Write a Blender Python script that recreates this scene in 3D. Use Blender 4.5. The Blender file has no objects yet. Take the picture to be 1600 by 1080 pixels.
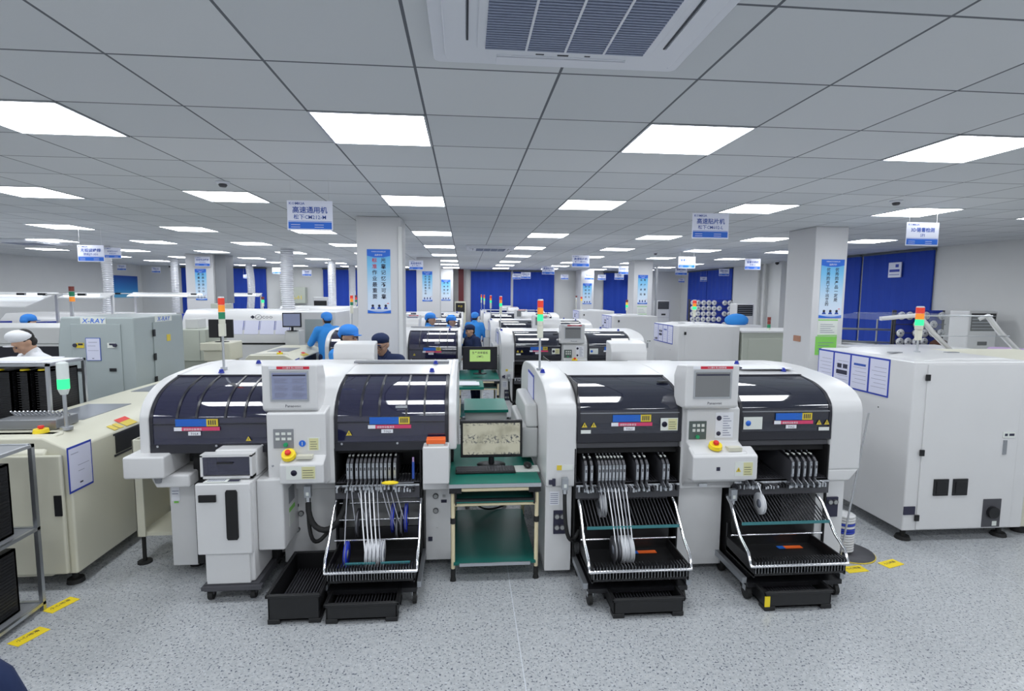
import bpy, math, random
from mathutils import Matrix, Vector
random.seed(7)
S = bpy.context.scene
C = S.collection
PI = math.pi
# ------------------------------------------------------------------ camera
cd = bpy.data.cameras.new('camera'); cam = bpy.data.objects.new('camera', cd); C.objects.link(cam)
cd.sensor_width = 36.0; cd.lens = 36.0 * 850.95 / 1600.0; cd.clip_start = .05; cd.clip_end = 100
cam.matrix_world = Matrix.Translation((0, 0, 2.03)) @ Matrix.Rotation(-.0861, 4, 'Z') @ Matrix.Rotation(PI / 2 - .095, 4, 'X') @ Matrix.Rotation(.0086, 4, 'Z')
S.camera = cam
# ------------------------------------------------------------------ world, exposure
w = bpy.data.worlds.new('world'); S.world = w; w.use_nodes = True
w.node_tree.nodes['Background'].inputs[0].default_value = (.75, .82, .9, 1)
w.node_tree.nodes['Background'].inputs[1].default_value = .1
S.view_settings.view_transform = 'Standard'; S.view_settings.look = 'None'
S.view_settings.exposure = 0.0; S.view_settings.gamma = 1.0; S.view_settings.use_curve_mapping = False
LIGHT_POWER = 14.0       # emission strength of the ceiling panels
CEIL = 2.951

# ------------------------------------------------------------------ materials
def mat(name, col, rough=.5, metal=0.0, emit=None, es=1.0, alpha=None, trans=0.0, vary=0.0, spec=.5, coat=0.0):
    m = bpy.data.materials.new(name); m.use_nodes = True
    nt = m.node_tree; b = nt.nodes['Principled BSDF']
    b.inputs['Base Color'].default_value = (*col, 1); b.inputs['Roughness'].default_value = rough
    b.inputs['Metallic'].default_value = metal; b.inputs['Specular IOR Level'].default_value = spec
    b.inputs['Coat Weight'].default_value = coat
    if emit: b.inputs['Emission Color'].default_value = (*emit, 1); b.inputs['Emission Strength'].default_value = es
    if alpha is not None: b.inputs['Alpha'].default_value = alpha
    if trans: b.inputs['Transmission Weight'].default_value = trans
    if vary:
        tc = nt.nodes.new('ShaderNodeTexCoord'); n = nt.nodes.new('ShaderNodeTexNoise'); n.inputs['Scale'].default_value = 3; n.inputs['Detail'].default_value = 5
        r = nt.nodes.new('ShaderNodeMapRange'); r.inputs[3].default_value = 1 - vary; r.inputs[4].default_value = 1 + vary
        h = nt.nodes.new('ShaderNodeHueSaturation'); h.inputs['Color'].default_value = (*col, 1)
        nt.links.new(tc.outputs['Object'], n.inputs['Vector']); nt.links.new(n.outputs[0], r.inputs[0]); nt.links.new(r.outputs[0], h.inputs['Value']); nt.links.new(h.outputs[0], b.inputs['Base Color'])
    return m
M = {}
def dm(k, *a, **kw): M[k] = mat(k, *a, **kw)
dm('white', (.70, .70, .705), .3, vary=.03); dm('white2', (.58, .585, .58), .4, vary=.03); dm('cream', (.68, .665, .545), .38, vary=.03)
dm('creamdoor', (.65, .635, .52), .4); dm('greyblue', (.38, .43, .435), .4, vary=.03); dm('greybeige', (.50, .53, .46), .45)
dm('wall', (.70, .705, .70), .8, vary=.03); dm('pillar', (.67, .67, .685), .7, vary=.02)
dm('black', (.008, .008, .010), .42); dm('blackmatte', (.01, .01, .011), .8); dm('blackplastic', (.012, .012, .013), .36, vary=.1)
dm('darkgrey', (.07, .07, .08), .5); dm('midgrey', (.25, .26, .28), .5); dm('rubber', (.015, .015, .015), .7)
dm('steel', (.62, .63, .65), .25, 1.0); dm('chrome', (.82, .82, .84), .12, 1.0); dm('alu', (.58, .60, .63), .38, 1.0); dm('brushed', (.42, .44, .47), .4, .8)
dm('blind', (.008, .05, .40), .75, vary=.12); dm('blindrail', (.10, .12, .14), .6)
dm('paper', (.68, .69, .84), .6); dm('paperwhite', (.82, .83, .88), .7); dm('frameblue', (.02, .05, .42), .5); dm('ink', (.03, .03, .06), .7)
dm('inkgrey', (.25, .26, .36), .7); dm('inkblue', (.03, .09, .42), .6); dm('inkred', (.62, .02, .05), .6)
dm('signblue', (.02, .15, .68), .45); dm('signwhite', (.80, .82, .95), .35)
dm('red', (.75, .03, .02), .4); dm('orange', (.95, .16, .03), .45); dm('yellow', (.95, .72, .02), .45); dm('yellowdull', (.75, .62, .08), .6)
dm('green', (.02, .35, .14), .4); dm('labelblue', (.02, .14, .55), .4); dm('labelred', (.62, .03, .08), .4); dm('labelpink', (.70, .06, .16), .4); dm('labelyellow', (.72, .55, .05), .4)
dm('esd', (.0, .17, .125), .38, vary=.08); dm('shelfgreen', (.0, .12, .10), .4); dm('pipe', (.80, .70, .46), .4)
dm('cover', (.012, .014, .03), .05, alpha=.93, coat=1.0, spec=.8); dm('coverclear', (.018, .018, .055), .05, alpha=.86, coat=1.0, spec=.8); dm('coverframe', (.02, .02, .028), .3)
dm('acrylic', (.75, .8, .84), .05, alpha=.16, coat=.4); dm('screen', (.16, .18, .27), .2, emit=(.22, .25, .38), es=.35); dm('screendim', (.12, .125, .13), .25, emit=(.17, .18, .19), es=.35)
dm('keypad', (.10, .13, .12), .5); dm('gauge', (.35, .36, .36), .3); dm('tealbar', (.05, .22, .24), .4); dm('paleyellow', (.68, .66, .36), .6); dm('stickerwhite', (.75, .78, .74), .6)
dm('stickergreen', (.25, .65, .12), .6); dm('gown', (.03, .26, .72), .8, vary=.08); dm('gowncap', (.04, .25, .75), .8, vary=.1); dm('navy', (.008, .02, .075), .85, vary=.1)
dm('coat', (.78, .79, .82), .8, vary=.05); dm('skin', (.52, .31, .21), .55); dm('hair', (.01, .008, .008), .7); dm('mask', (.85, .85, .88), .8)
dm('reel', (.78, .79, .82), .35); dm('reelhub', (.25, .27, .33), .4); dm('reelblue', (.02, .05, .6), .35); dm('tape', (.80, .81, .84), .4); dm('tapegrey', (.35, .36, .40), .4)
dm('lampred', (.7, .05, .03), .3, emit=(.8, .05, .02), es=.25); dm('lampredoff', (.22, .04, .03), .4); dm('lamporange', (.85, .28, .03), .3, emit=(1, .3, .03), es=.3); dm('lampyellow', (.85, .55, .05), .3, emit=(1, .6, .05), es=.35)
dm('lampgreen', (.03, .6, .22), .3, emit=(.04, .9, .30), es=.9); dm('lampgreenoff', (.02, .25, .12), .4); dm('lampclear', (.75, .8, .78), .2); dm('towerbase', (.68, .68, .58), .4)
dm('panel', (.9, .95, 1), .4, emit=(.93, .965, 1.0), es=LIGHT_POWER); dm('tubelight', (.9, .95, 1), .4, emit=(.85, .93, 1), es=1.6)
dm('acwhite', (.74, .76, .82), .4); dm('acgrille', (.26, .30, .42), .5); dm('acgap', (.04, .045, .06), .6)
dm('duct', (.72, .73, .77), .35, .3); dm('maroon', (.12, .01, .015), .5); dm('brown', (.10, .045, .03), .9, vary=.3); dm('purple', (.45, .30, .55), .6); dm('posterblue', (.02, .2, .6), .5)
dm('copper', (.45, .22, .14), .5); dm('tray', (.30, .31, .33), .3, .6); dm('conveyor', (.30, .32, .36), .35, .5); dm('knob', (.01, .03, .35), .3)
dm('screenGreen', (.2, .35, .12), .3, emit=(.36, .52, .16), es=.8); dm('bluebin', (.02, .12, .55), .5)

def nodes(m): return m.node_tree, m.node_tree.nodes, m.node_tree.links
# floor: pale grey vinyl with dark flecks and welded seams
fm = mat('floor_vinyl', (.40, .44, .49), .28); nt, N, L = nodes(fm); b = N['Principled BSDF']
tc = N.new('ShaderNodeTexCoord')
def noise(scale, detail=2):
    n = N.new('ShaderNodeTexNoise'); n.inputs['Scale'].default_value = scale; n.inputs['Detail'].default_value = detail; L.new(tc.outputs['Object'], n.inputs['Vector']); return n.outputs[0]
def ramp(inp, stops):
    r = N.new('ShaderNodeValToRGB'); L.new(inp, r.inputs[0]); e = r.color_ramp.elements
    e[0].position, e[0].color = stops[0][0], (*stops[0][1], 1); e[1].position, e[1].color = stops[-1][0], (*stops[-1][1], 1)
    for p, c in stops[1:-1]: k = e.new(p); k.color = (*c, 1)
    return r.outputs[0]
def mix(a, bb, fac, mode='MIX'):
    x = N.new('ShaderNodeMix'); x.data_type = 'RGBA'; x.blend_type = mode
    for s, v in ((0, fac), (6, a), (7, bb)):
        if hasattr(v, 'links'): L.new(v, x.inputs[s])
        else: x.inputs[s].default_value = v if s == 0 else (*v, 1)
    return x.outputs[2]
base = mix((.49, .505, .52), (.42, .44, .46), ramp(noise(40, 3), [(.42, (0, 0, 0)), (.58, (1, 1, 1))]))
fl = ramp(noise(78, 1), [(.345, (1, 1, 1)), (.385, (0, 0, 0))])
base = mix(base, (.09, .10, .14), fl)
fl2 = ramp(noise(75, 1), [(.64, (0, 0, 0)), (.70, (1, 1, 1))])
base = mix(base, (.58, .61, .65), fl2)
sep = N.new('ShaderNodeSeparateXYZ'); L.new(tc.outputs['Object'], sep.inputs[0])
def seam(out, period, off, wd):
    a = N.new('ShaderNodeMath'); a.operation = 'ADD'; a.inputs[1].default_value = off + 100 * period; L.new(out, a.inputs[0])
    mo = N.new('ShaderNodeMath'); mo.operation = 'MODULO'; mo.inputs[1].default_value = period; L.new(a.outputs[0], mo.inputs[0])
    lt = N.new('ShaderNodeMath'); lt.operation = 'LESS_THAN'; lt.inputs[1].default_value = wd; L.new(mo.outputs[0], lt.inputs[0]); return lt.outputs[0]
base = mix(base, (.62, .65, .70), seam(sep.outputs[0], 3.6, -.31, .006))
L.new(base, b.inputs['Base Color'])
L.new(ramp(noise(6, 4), [(.3, (.22, .22, .22)), (.7, (.38, .38, .38))]), b.inputs['Roughness'])
M['floor'] = fm
# ceiling: 600 mm metal tiles
cm = mat('ceiling_tile', (.6, .6, .6), .6); nt, N, L = nodes(cm); b = N['Principled BSDF']
tc = N.new('ShaderNodeTexCoord'); sep = N.new('ShaderNodeSeparateXYZ'); L.new(tc.outputs['Object'], sep.inputs[0])
def cell(out, off):
    a = N.new('ShaderNodeMath'); a.operation = 'MULTIPLY_ADD'; a.inputs[1].default_value = 1 / .6; a.inputs[2].default_value = off; L.new(out, a.inputs[0])
    f = N.new('ShaderNodeMath'); f.operation = 'FLOOR'; L.new(a.outputs[0], f.inputs[0]); return f.outputs[0]
cx = cell(sep.outputs[0], .206 / .6 + 100); cy = cell(sep.outputs[1], -2.357 / .6 + 100)
cmb = N.new('ShaderNodeCombineXYZ'); L.new(cx, cmb.inputs[0]); L.new(cy, cmb.inputs[1])
wn = N.new('ShaderNodeTexWhiteNoise'); L.new(cmb.outputs[0], wn.inputs['Vector'])
tile = mix((.60, .625, .65), (.67, .69, .71), wn.outputs[0])
l1 = seam(sep.outputs[0], .6, .206 + .006, .012); l2 = seam(sep.outputs[1], .6, -2.357 + .006, .012)
mx = N.new('ShaderNodeMath'); mx.operation = 'MAXIMUM'; L.new(l1, mx.inputs[0]); L.new(l2, mx.inputs[1])
L.new(mix(tile, (.11, .12, .14), mx.outputs[0]), b.inputs['Base Color'])
M['ceiling'] = cm
def gradient(name, stops, axis=2, lo=0, hi=1, rough=.45):
    global tc, N, L
    m = mat(name, (1, 1, 1), rough); nt, N, L = nodes(m)
    tc = N.new('ShaderNodeTexCoord'); sp = N.new('ShaderNodeSeparateXYZ'); L.new(tc.outputs['Object'], sp.inputs[0])
    r = N.new('ShaderNodeMapRange'); r.inputs[1].default_value = lo; r.inputs[2].default_value = hi; L.new(sp.outputs[axis], r.inputs[0])
    L.new(ramp(r.outputs[0], stops), N['Principled BSDF'].inputs['Base Color']); return m
M['poster'] = gradient('poster_print', [(0, (.03, .18, .62)), (.06, (.70, .78, .92)), (.3, (.62, .76, .90)), (.75, (.20, .55, .85)), (1, (.10, .42, .80))], 2, 0, .78)
M['wallposter'] = gradient('wall_poster_print', [(0, (.15, .55, .85)), (.4, (.03, .25, .65)), (1, (.01, .06, .38))], 2, 1.75, 2.55)
# scroll picture on the desk monitor: sepia ground with two bands of small dark marks
sm = mat('scroll_screen', (0, 0, 0), .3); nt, N, L = nodes(sm); b = N['Principled BSDF']; tc = N.new('ShaderNodeTexCoord')
band = N.new('ShaderNodeTexWave'); band.bands_direction = 'Z'; band.inputs['Scale'].default_value = 2.2; band.inputs['Distortion'].default_value = 1.5; L.new(tc.outputs['Object'], band.inputs[0])
marks = ramp(noise(55, 4), [(.50, (0, 0, 0)), (.60, (1, 1, 1))]); msk = mix((0, 0, 0), marks, ramp(band.outputs[0], [(.35, (0, 0, 0)), (.7, (1, 1, 1))]))
c_ = mix((.52, .52, .42), (.07, .08, .10), msk); c_ = mix(c_, (.36, .36, .28), ramp(noise(9, 3), [(.45, (0, 0, 0)), (.65, (1, 1, 1))]))
L.new(c_, b.inputs['Emission Color']); b.inputs['Emission Strength'].default_value = .75
M['scroll'] = sm

# ------------------------------------------------------------------ mesh helpers
class MB:
    def __init__(s): s.v = []; s.f = []; s.mi = []; s.sm = []; s.cur = 0; s.mats = []
    def use(s, k):
        if k not in s.mats: s.mats.append(k)
        s.cur = s.mats.index(k); return s
    def add(s, vs, fs, smooth=False):
        o = len(s.v); s.v += [tuple(v) for v in vs]
        for f in fs: s.f.append([i + o for i in f]); s.mi.append(s.cur); s.sm.append(smooth)
        return s
    def box(s, x0, y0, z0, x1, y1, z1):
        x0, x1 = min(x0, x1), max(x0, x1); y0, y1 = min(y0, y1), max(y0, y1); z0, z1 = min(z0, z1), max(z0, z1)
        return s.add([(x0, y0, z0), (x1, y0, z0), (x1, y1, z0), (x0, y1, z0), (x0, y0, z1), (x1, y0, z1), (x1, y1, z1), (x0, y1, z1)],
                     [(3, 2, 1, 0), (4, 5, 6, 7), (0, 1, 5, 4), (1, 2, 6, 5), (2, 3, 7, 6), (3, 0, 4, 7)])
    def prism(s, pts, a, b, axis='x'):
        n = len(pts)
        ar = sum(pts[i][0] * pts[(i + 1) % n][1] - pts[(i + 1) % n][0] * pts[i][1] for i in range(n))
        if ar < 0: pts = pts[::-1]
        def P(p, t): return {'x': (t, p[0], p[1]), 'y': (p[0], t, p[1]), 'z': (p[0], p[1], t)}[axis]
        vs = [P(p, a) for p in pts] + [P(p, b) for p in pts]
        fs = [list(range(n))[::-1], list(range(n, 2 * n))] + [(i, (i + 1) % n, n + (i + 1) % n, n + i) for i in range(n)]
        if axis == 'y': fs = [list(f)[::-1] for f in fs]
        if b < a: fs = [list(f)[::-1] for f in fs]
        return s.add(vs, fs)
    def shell(s, prof, x0, x1, th=.008):
        # sheet bent along a (y,z) profile, extruded in x
        inner = []
        n = len(prof)
        for i, (y, z) in enumerate(prof):
            a = prof[max(0, i - 1)]; c = prof[min(n - 1, i + 1)]; ty, tz = c[0] - a[0], c[1] - a[1]; l = math.hypot(ty, tz) or 1
            inner.append((y + tz / l * th, z - ty / l * th))
        def strip(P_, flip):
            vs = [(x0, y, z) for y, z in P_] + [(x1, y, z) for y, z in P_]; k = len(P_)
            s.add(vs, [((i + 1, i, k + i, k + i + 1) if flip else (i, i + 1, k + i + 1, k + i)) for i in range(k - 1)], True)
        strip(prof, True); strip(inner, False)
        for xx, fl in ((x0, 0), (x1, 1)):
            vs = [(xx, y, z) for y, z in prof] + [(xx, y, z) for y, z in inner]; k = n
            s.add(vs, [((i, i + 1, k + i + 1, k + i) if not fl else (k + i, k + i + 1, i + 1, i)) for i in range(n - 1)])
        for i in (0, n - 1):
            s.add([(x0, *prof[i]), (x1, *prof[i]), (x1, *inner[i]), (x0, *inner[i])], [(0, 1, 2, 3)])
        return s
    def cyl(s, p0, p1, r0, r1=None, n=12, cap=True):
        r1 = r0 if r1 is None else r1
        p0, p1 = Vector(p0), Vector(p1); d = (p1 - p0)
        if d.length < 1e-7: return s
        d.normalize(); u = d.orthogonal().normalized(); w_ = d.cross(u)
        vs = []
        for p, r in ((p0, r0), (p1, r1)):
            for i in range(n): a = 2 * PI * i / n; vs.append(p + (u * math.cos(a) + w_ * math.sin(a)) * r)
        s.add(vs, [(i, (i + 1) % n, n + (i + 1) % n, n + i) for i in range(n)], True)
        if cap: s.add(vs, [list(range(n))[::-1], list(range(n, 2 * n))])
        return s
    def tube(s, pts, r, n=8):
        pts = [Vector(p) for p in pts]; k = len(pts); vs = []; u = None
        for i, p in enumerate(pts):
            t = (pts[min(k - 1, i + 1)] - pts[max(0, i - 1)]).normalized()
            u = t.orthogonal().normalized() if u is None else (u - t * u.dot(t)).normalized()
            w_ = t.cross(u)
            for j in range(n): a = 2 * PI * j / n; vs.append(p + (u * math.cos(a) + w_ * math.sin(a)) * r)
        fs = [(i * n + j, i * n + (j + 1) % n, (i + 1) * n + (j + 1) % n, (i + 1) * n + j) for i in range(k - 1) for j in range(n)]
        s.add(vs, fs, True); s.add(vs, [list(range(n))[::-1], list(range((k - 1) * n, k * n))]); return s
    def lathe(s, prof, c=(0, 0, 0), axis='z', n=20, sc=(1, 1)):
        vs = []
        for r, h in prof:
            for j in range(n):
                a = 2 * PI * j / n; p, q = r * math.cos(a) * sc[0], r * math.sin(a) * sc[1]
                v = {'z': (p, q, h), 'y': (p, h, -q), 'x': (h, p, q)}[axis]
                vs.append((v[0] + c[0], v[1] + c[1], v[2] + c[2]))
        fs = [(i * n + j, i * n + (j + 1) % n, (i + 1) * n + (j + 1) % n, (i + 1) * n + j) for i in range(len(prof) - 1) for j in range(n)]
        fs += [list(range(n))[::-1], list(range((len(prof) - 1) * n, len(prof) * n))]
        return s.add(vs, fs, True)
    def ball(s, c, r, n=14, m=9):
        rx, ry, rz = r if hasattr(r, '__len__') else (r, r, r)
        vs = [(c[0] + rx * math.sin(PI * i / m) * math.cos(2 * PI * j / n), c[1] + ry * math.sin(PI * i / m) * math.sin(2 * PI * j / n), c[2] - rz * math.cos(PI * i / m)) for i in range(m + 1) for j in range(n)]
        return s.add(vs, [(i * n + j, i * n + (j + 1) % n, (i + 1) * n + (j + 1) % n, (i + 1) * n + j) for i in range(m) for j in range(n)], True)
    def quad(s, a, b, c, d): return s.add([a, b, c, d], [(0, 1, 2, 3)])
    def text(s, body, x, y, z, size, align='CENTER', face='-y', sx=1.0, spacing=1.0, bold=.006, shear=0.0):
        """flat lettering standing in a plane; face '-y' reads from -y, '+x' reads from +x, '-x' from -x, 'z' lies flat"""
        cu = bpy.data.curves.new('t', 'FONT'); cu.body = body; cu.size = size; cu.align_x = align; cu.space_character = spacing; cu.resolution_u = 1; cu.offset = bold * size; cu.shear = shear
        ob = bpy.data.objects.new('t', cu); me = bpy.data.meshes.new_from_object(ob)
        vs = []
        for v in me.vertices:
            a, bb = v.co.x * sx, v.co.y
            vs.append({'-y': (x + a, y, z + bb), '+x': (x, y + a, z + bb), '-x': (x, y - a, z + bb), 'z': (x + a, y + bb, z), '+y': (x - a, y, z + bb)}[face])
        s.add(vs, [list(p.vertices) for p in me.polygons])
        bpy.data.objects.remove(ob); bpy.data.curves.remove(cu); bpy.data.meshes.remove(me); return s
    def build(s, name, m=None, parent=None, bev=0, loc=None, label=None, seg=2):
        me = bpy.data.meshes.new(name); me.from_pydata(s.v, [], s.f)
        ks = s.mats if s.mats else [m]
        for k in ks: me.materials.append(M[k])
        me.polygons.foreach_set('material_index', s.mi); me.polygons.foreach_set('use_smooth', s.sm); me.update()
        o = bpy.data.objects.new(name, me); C.objects.link(o)
        if parent: o.parent = parent
        if loc: o.location = loc
        if label: o['label'] = label
        if bev:
            md = o.modifiers.new('bevel', 'BEVEL'); md.width = bev; md.segments = seg; md.limit_method = 'ANGLE'; md.angle_limit = .6; me.polygons.foreach_set('use_smooth', [True] * len(s.f)); wn = o.modifiers.new('weighted', 'WEIGHTED_NORMAL'); wn.keep_sharp = False
        return o
def box(*a): return MB().box(*a)
def tag(o, label, cat, group=None):
    o['label'] = label; o['category'] = cat
    if group: o['group'] = group
    return o
def thing(name, label, cat, loc=(0, 0, 0), rz=0, group=None):
    o = bpy.data.objects.new(name, None); C.objects.link(o); o.empty_display_size = .1
    o.location = loc; o.rotation_euler = (0, 0, rz); return tag(o, label, cat, group)
def struct(o): o['kind'] = 'structure'; return o
def copy_tree(o, parent=None, skip=()):
    c = o.copy(); C.objects.link(c)
    if parent: c.parent = parent
    for ch in list(KIDS(o)):
        if ch.name.split('.')[0] in skip: continue
        copy_tree(ch, c, skip)
    return c
def KIDS(o): return [x for x in C.objects if x.parent == o]
ORD = ['first', 'second', 'third', 'fourth', 'fifth', 'sixth', 'seventh', 'eighth', 'ninth', 'tenth', 'eleventh', 'twelfth', 'thirteenth', 'fourteenth', 'fifteenth', 'sixteenth']

# ------------------------------------------------------------------ room shell
XL, XR, YF, YB = -12.0, 8.7, -3.0, 21.5
struct(MB().quad((XL, YF, 0), (XR, YF, 0), (XR, YB, 0), (XL, YB, 0)).build('floor', 'floor'))
struct(MB().quad((XL, YF, CEIL), (XL, YB, CEIL), (XR, YB, CEIL), (XR, YF, CEIL)).build('ceiling', 'ceiling'))
struct(box(XL - .15, YF, 0, XL, YB, CEIL).build('wall_left', 'wall')); struct(box(XR, YF, 0, XR + .15, YB, CEIL).build('wall_right', 'wall'))
struct(box(XL, YB, 0, XR, YB + .15, CEIL).build('wall_back', 'wall')); struct(box(XL, YF - .15, 0, XR, YF, CEIL).build('wall_front', 'wall'))
def pillar(x0, y0, x1, y1, n, extra=None):
    m = MB().box(x0, y0, 0, x1, y1, CEIL)
    if extra: m.box(*extra)
    o = m.build('pillar', 'pillar', bev=.012); struct(o); return o
pillar(-1.32, 6.85, -.79, 7.40, 1)
struct(box(-.815, 6.80, 0, -.765, 6.86, CEIL - .12).build('trim_1', 'wall', bev=.005))
pillar(4.63, 6.95, 5.09, 7.58, 2); pillar(-1.27, 14.5, -.66, 15.1, 3); pillar(4.53, 14.45, 5.05, 15.0, 4)
pillar(-6.98, 14.4, -6.32, 15.0, 5); pillar(-.95, 20.6, -.45, 21.5, 6); pillar(4.35, 20.4, 4.85, 21.4, 7)
struct(box(-6.31, 14.5, 1.72, -6.05, 14.95, CEIL).build('trim_2', 'midgrey'))  # grey block for the pillar's shadowed right side, shade put into its colour
struct(box(.06 - .32, 21.2, 0, .06 - .12, 21.5, CEIL).build('trim_3', 'maroon'))

# ------------------------------------------------------------------ ceiling lights (the room's lighting)

def ceiling_light(x, y, label, proto=[]):
    if not proto:
        r = thing('ceiling_light', label, 'ceiling light', (x, y, CEIL), 0, 'square ceiling lights')
        MB().quad((-.288, -.288, -.004), (-.288, .288, -.004), (.288, .288, -.004), (.288, -.288, -.004)).build('diffuser', 'panel', r)
        f = MB()
        for s in (-1, 1): f.box(s * .3, -.3, -.006, s * .288, .3, .002).box(-.3, s * .3, -.006, .3, s * .288, .002)
        f.build('light_frame', 'alu', r); proto.append(r); return r
    c = copy_tree(proto[0]); c.location = (x, y, CEIL); c['label'] = label; return c
LY = [3.257, 5.657, 8.657, 11.057, 13.457, 15.857, 17.957, 20.057]
LYN = ['nearest', 'second', 'third', 'fourth', 'fifth', 'sixth', 'seventh', 'farthest']
for j, y in enumerate([-1.543, .857] + LY):
    cols = [i for i in range(-6, 6) if XL + 1.4 < -.506 + 1.8 * i < XR - .4]
    for i in cols:
        x = -.506 + 1.8 * i
        if j < 2 and abs(i) > 4: continue
        if y > 13 and -7.1 < x < -6.1 and 14 < y < 15.5: continue
        side = 'directly left of the centre line' if i == 0 else 'just right of the centre line' if i == 1 else '%s %s of the centre line' % (ORD[(i if i > 0 else -i + 1) - 1], 'right' if i > 0 else 'left')
        row = (LYN[j - 2] + ' row of lights') if j > 1 else ('row of lights above the camera' if j == 1 else 'row of lights behind the camera')
        ceiling_light(x, y, 'ceiling light %s, %s' % (side, row))

# ------------------------------------------------------------------ mounting machines
def dens(p, k=3):
    # smooth a corner profile (Catmull-Rom through the given points)
    out = [p[0]]
    for i in range(1, len(p) - 1):
        a, b_, c, d = p[i - 1], p[i], p[i + 1], p[min(i + 2, len(p) - 1)]
        if i == 1: a = (b_[0], b_[1] - .06)
        for j in range(k):
            t = j / k; out.append(tuple(.5 * (2 * b_[m] + (c[m] - a[m]) * t + (2 * a[m] - 5 * b_[m] + 4 * c[m] - d[m]) * t * t + (3 * b_[m] - a[m] - 3 * c[m] + d[m]) * t ** 3) for m in (0, 1)))
    return out + [p[-1]]
FP = dens([(0, .675), (0, 1.18), (.012, 1.245), (.045, 1.29), (.10, 1.335), (.22, 1.378), (.40, 1.405), (.75, 1.43)])
DEP = 1.75
def mirror(p): return [(DEP - y, z) for y, z in p[::-1]]
def cap_profile(z0=.675): return [(0, z0)] + FP[1:] + mirror(FP)[:-1] + [(DEP, z0)]
COVP = dens([(0.0, 1.025), (0, 1.18), (.012, 1.245), (.045, 1.29), (.10, 1.335), (.22, 1.378), (.40, 1.405)])
def inset(p, d): return [(y + d, z - d * (.2 if i < 2 else 1)) for i, (y, z) in enumerate(p)]
def cover(root, x0, x1, style, rear=False):
    p = COVP
    if style == 'ribbed': p = dens([(0, .965), (0.0, 1.17), (.03, 1.235), (.075, 1.285), (.14, 1.33), (.24, 1.37), (.40, 1.405)])
    c = MB().shell(p, x0 + .012, x1 - .012, .006).build('window_cover', 'cover' if style != 'ribbed' else 'coverclear', root, label='dark tinted see-through cover')
    f = MB()
    f.shell([(y - .004, z + .002) for y, z in p], x0, x0 + .022, .014); f.shell([(y - .004, z + .002) for y, z in p], x1 - .022, x1, .014)
    f.box(x0, -.006, p[0][1] - .03, x1, .01, p[0][1] + .03)
    f.box(x0, .385, 1.395, x1, .41, 1.412)
    f.build('cover_frame', 'coverframe', c)
    if style == 'ribbed':
        r = MB(); n = 5
        for i in range(1, n):
            x = x0 + (x1 - x0) * (i / n + (.02 if i % 2 else -.02)); r.shell([(y - .006, z + .005) for y, z in p[1:]], x, x + .014, .01)
        r.box(x0 + .02, -.008, 1.13, x1 - .02, .0, 1.138)
        r.build('rib', 'coverframe', c)
        b = MB()
        for x in (x0 + .05, x0 + .55 * (x1 - x0), x1 - .05): b.cyl((x, -.004, .985), (x, -.012, .985), .008)
        b.build('bolt', 'steel', c)
    else:
        MB().box(x0 + .02, -.006, 1.2, x1 - .02, -.001, 1.206).build('seam_strip', 'midgrey', c)
    return c
def tri(m, x, y, z, s):   # warning triangle standing in an x-z plane
    m.use('labelyellow').prism([(x - s, z - s * .8), (x + s, z - s * .8), (x, z + s)], y, y - .001, 'y')
    m.use('ink').prism([(x - s * .12, z - s * .45), (x + s * .12, z - s * .45), (x + s * .12, z + s * .35), (x - s * .12, z + s * .35)], y - .001, y - .0015, 'y')
def tri_label(root, x, y, z, s):
    m = MB(); tri(m, x, y, z, s); return m.build('warning_triangle', None, root)
def plate(root, x0, z0, x1, z1, y, yellow=None, symbol=None, name='warning_plate', sc='ink'):
    m = MB().use('stickerwhite').box(x0, y, z0, x1, y + .002, z1)
    if yellow: m.use('paleyellow').box(yellow[0], y - .001, z0 + .005, yellow[1], y, z1 - .005)
    if yellow: m.use('ink'); [m.box(yellow[0] + .006, y - .0015, z0 + .012 + k * .016, yellow[1] - .008 - .006 * (k % 2), y - .001, z0 + .015 + k * .016) for k in range(int((z1 - z0 - .02) / .016))]
    if symbol: m.use(sc).lathe([(.02, 0), (.02, .001), (.016, .001), (.016, 0)] if sc == 'ink' else [(.02, 0), (.02, .001), (0, .001)], (symbol, y - .002, (z0 + z1) / 2), 'y')
    return m.build(name, None, root)
def asset_label(root, x, z, code, y=-.008):
    m = MB().use('labelblue').box(x, y, z, x + .20, y + .002, z + .05).use('labelyellow').box(x + .20, y, z, x + .275, y + .002, z + .05)
    m.use('labelpink').box(x - .01, y, z - .03, x + .285, y + .002, z - .005).use('paperwhite').box(x - .01, y - .001, z - .03, x + .04, y + .001, z - .005)
    m.use('signblue')
    for i in range(4): m.box(x + .01, y - .001, z + .008 + i * .011, x + .17 - .02 * (i % 2), y, z + .012 + i * .011)
    m.use('ink')
    for i in range(4): m.box(x + .212 + i * .014, y - .001, z + .01, x + .219 + i * .014, y, z + .042)
    m.use('paperwhite'); m.text('请保持设备清洁', x + .05, y - .001, z - .026, .017, 'LEFT')
    m.box(x + .08, y, z - .062, x + .16, y + .002, z - .036).use('ink').text(code, x + .12, y - .001, z - .057, .02)
    m.build('asset_label', None, root)
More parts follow.
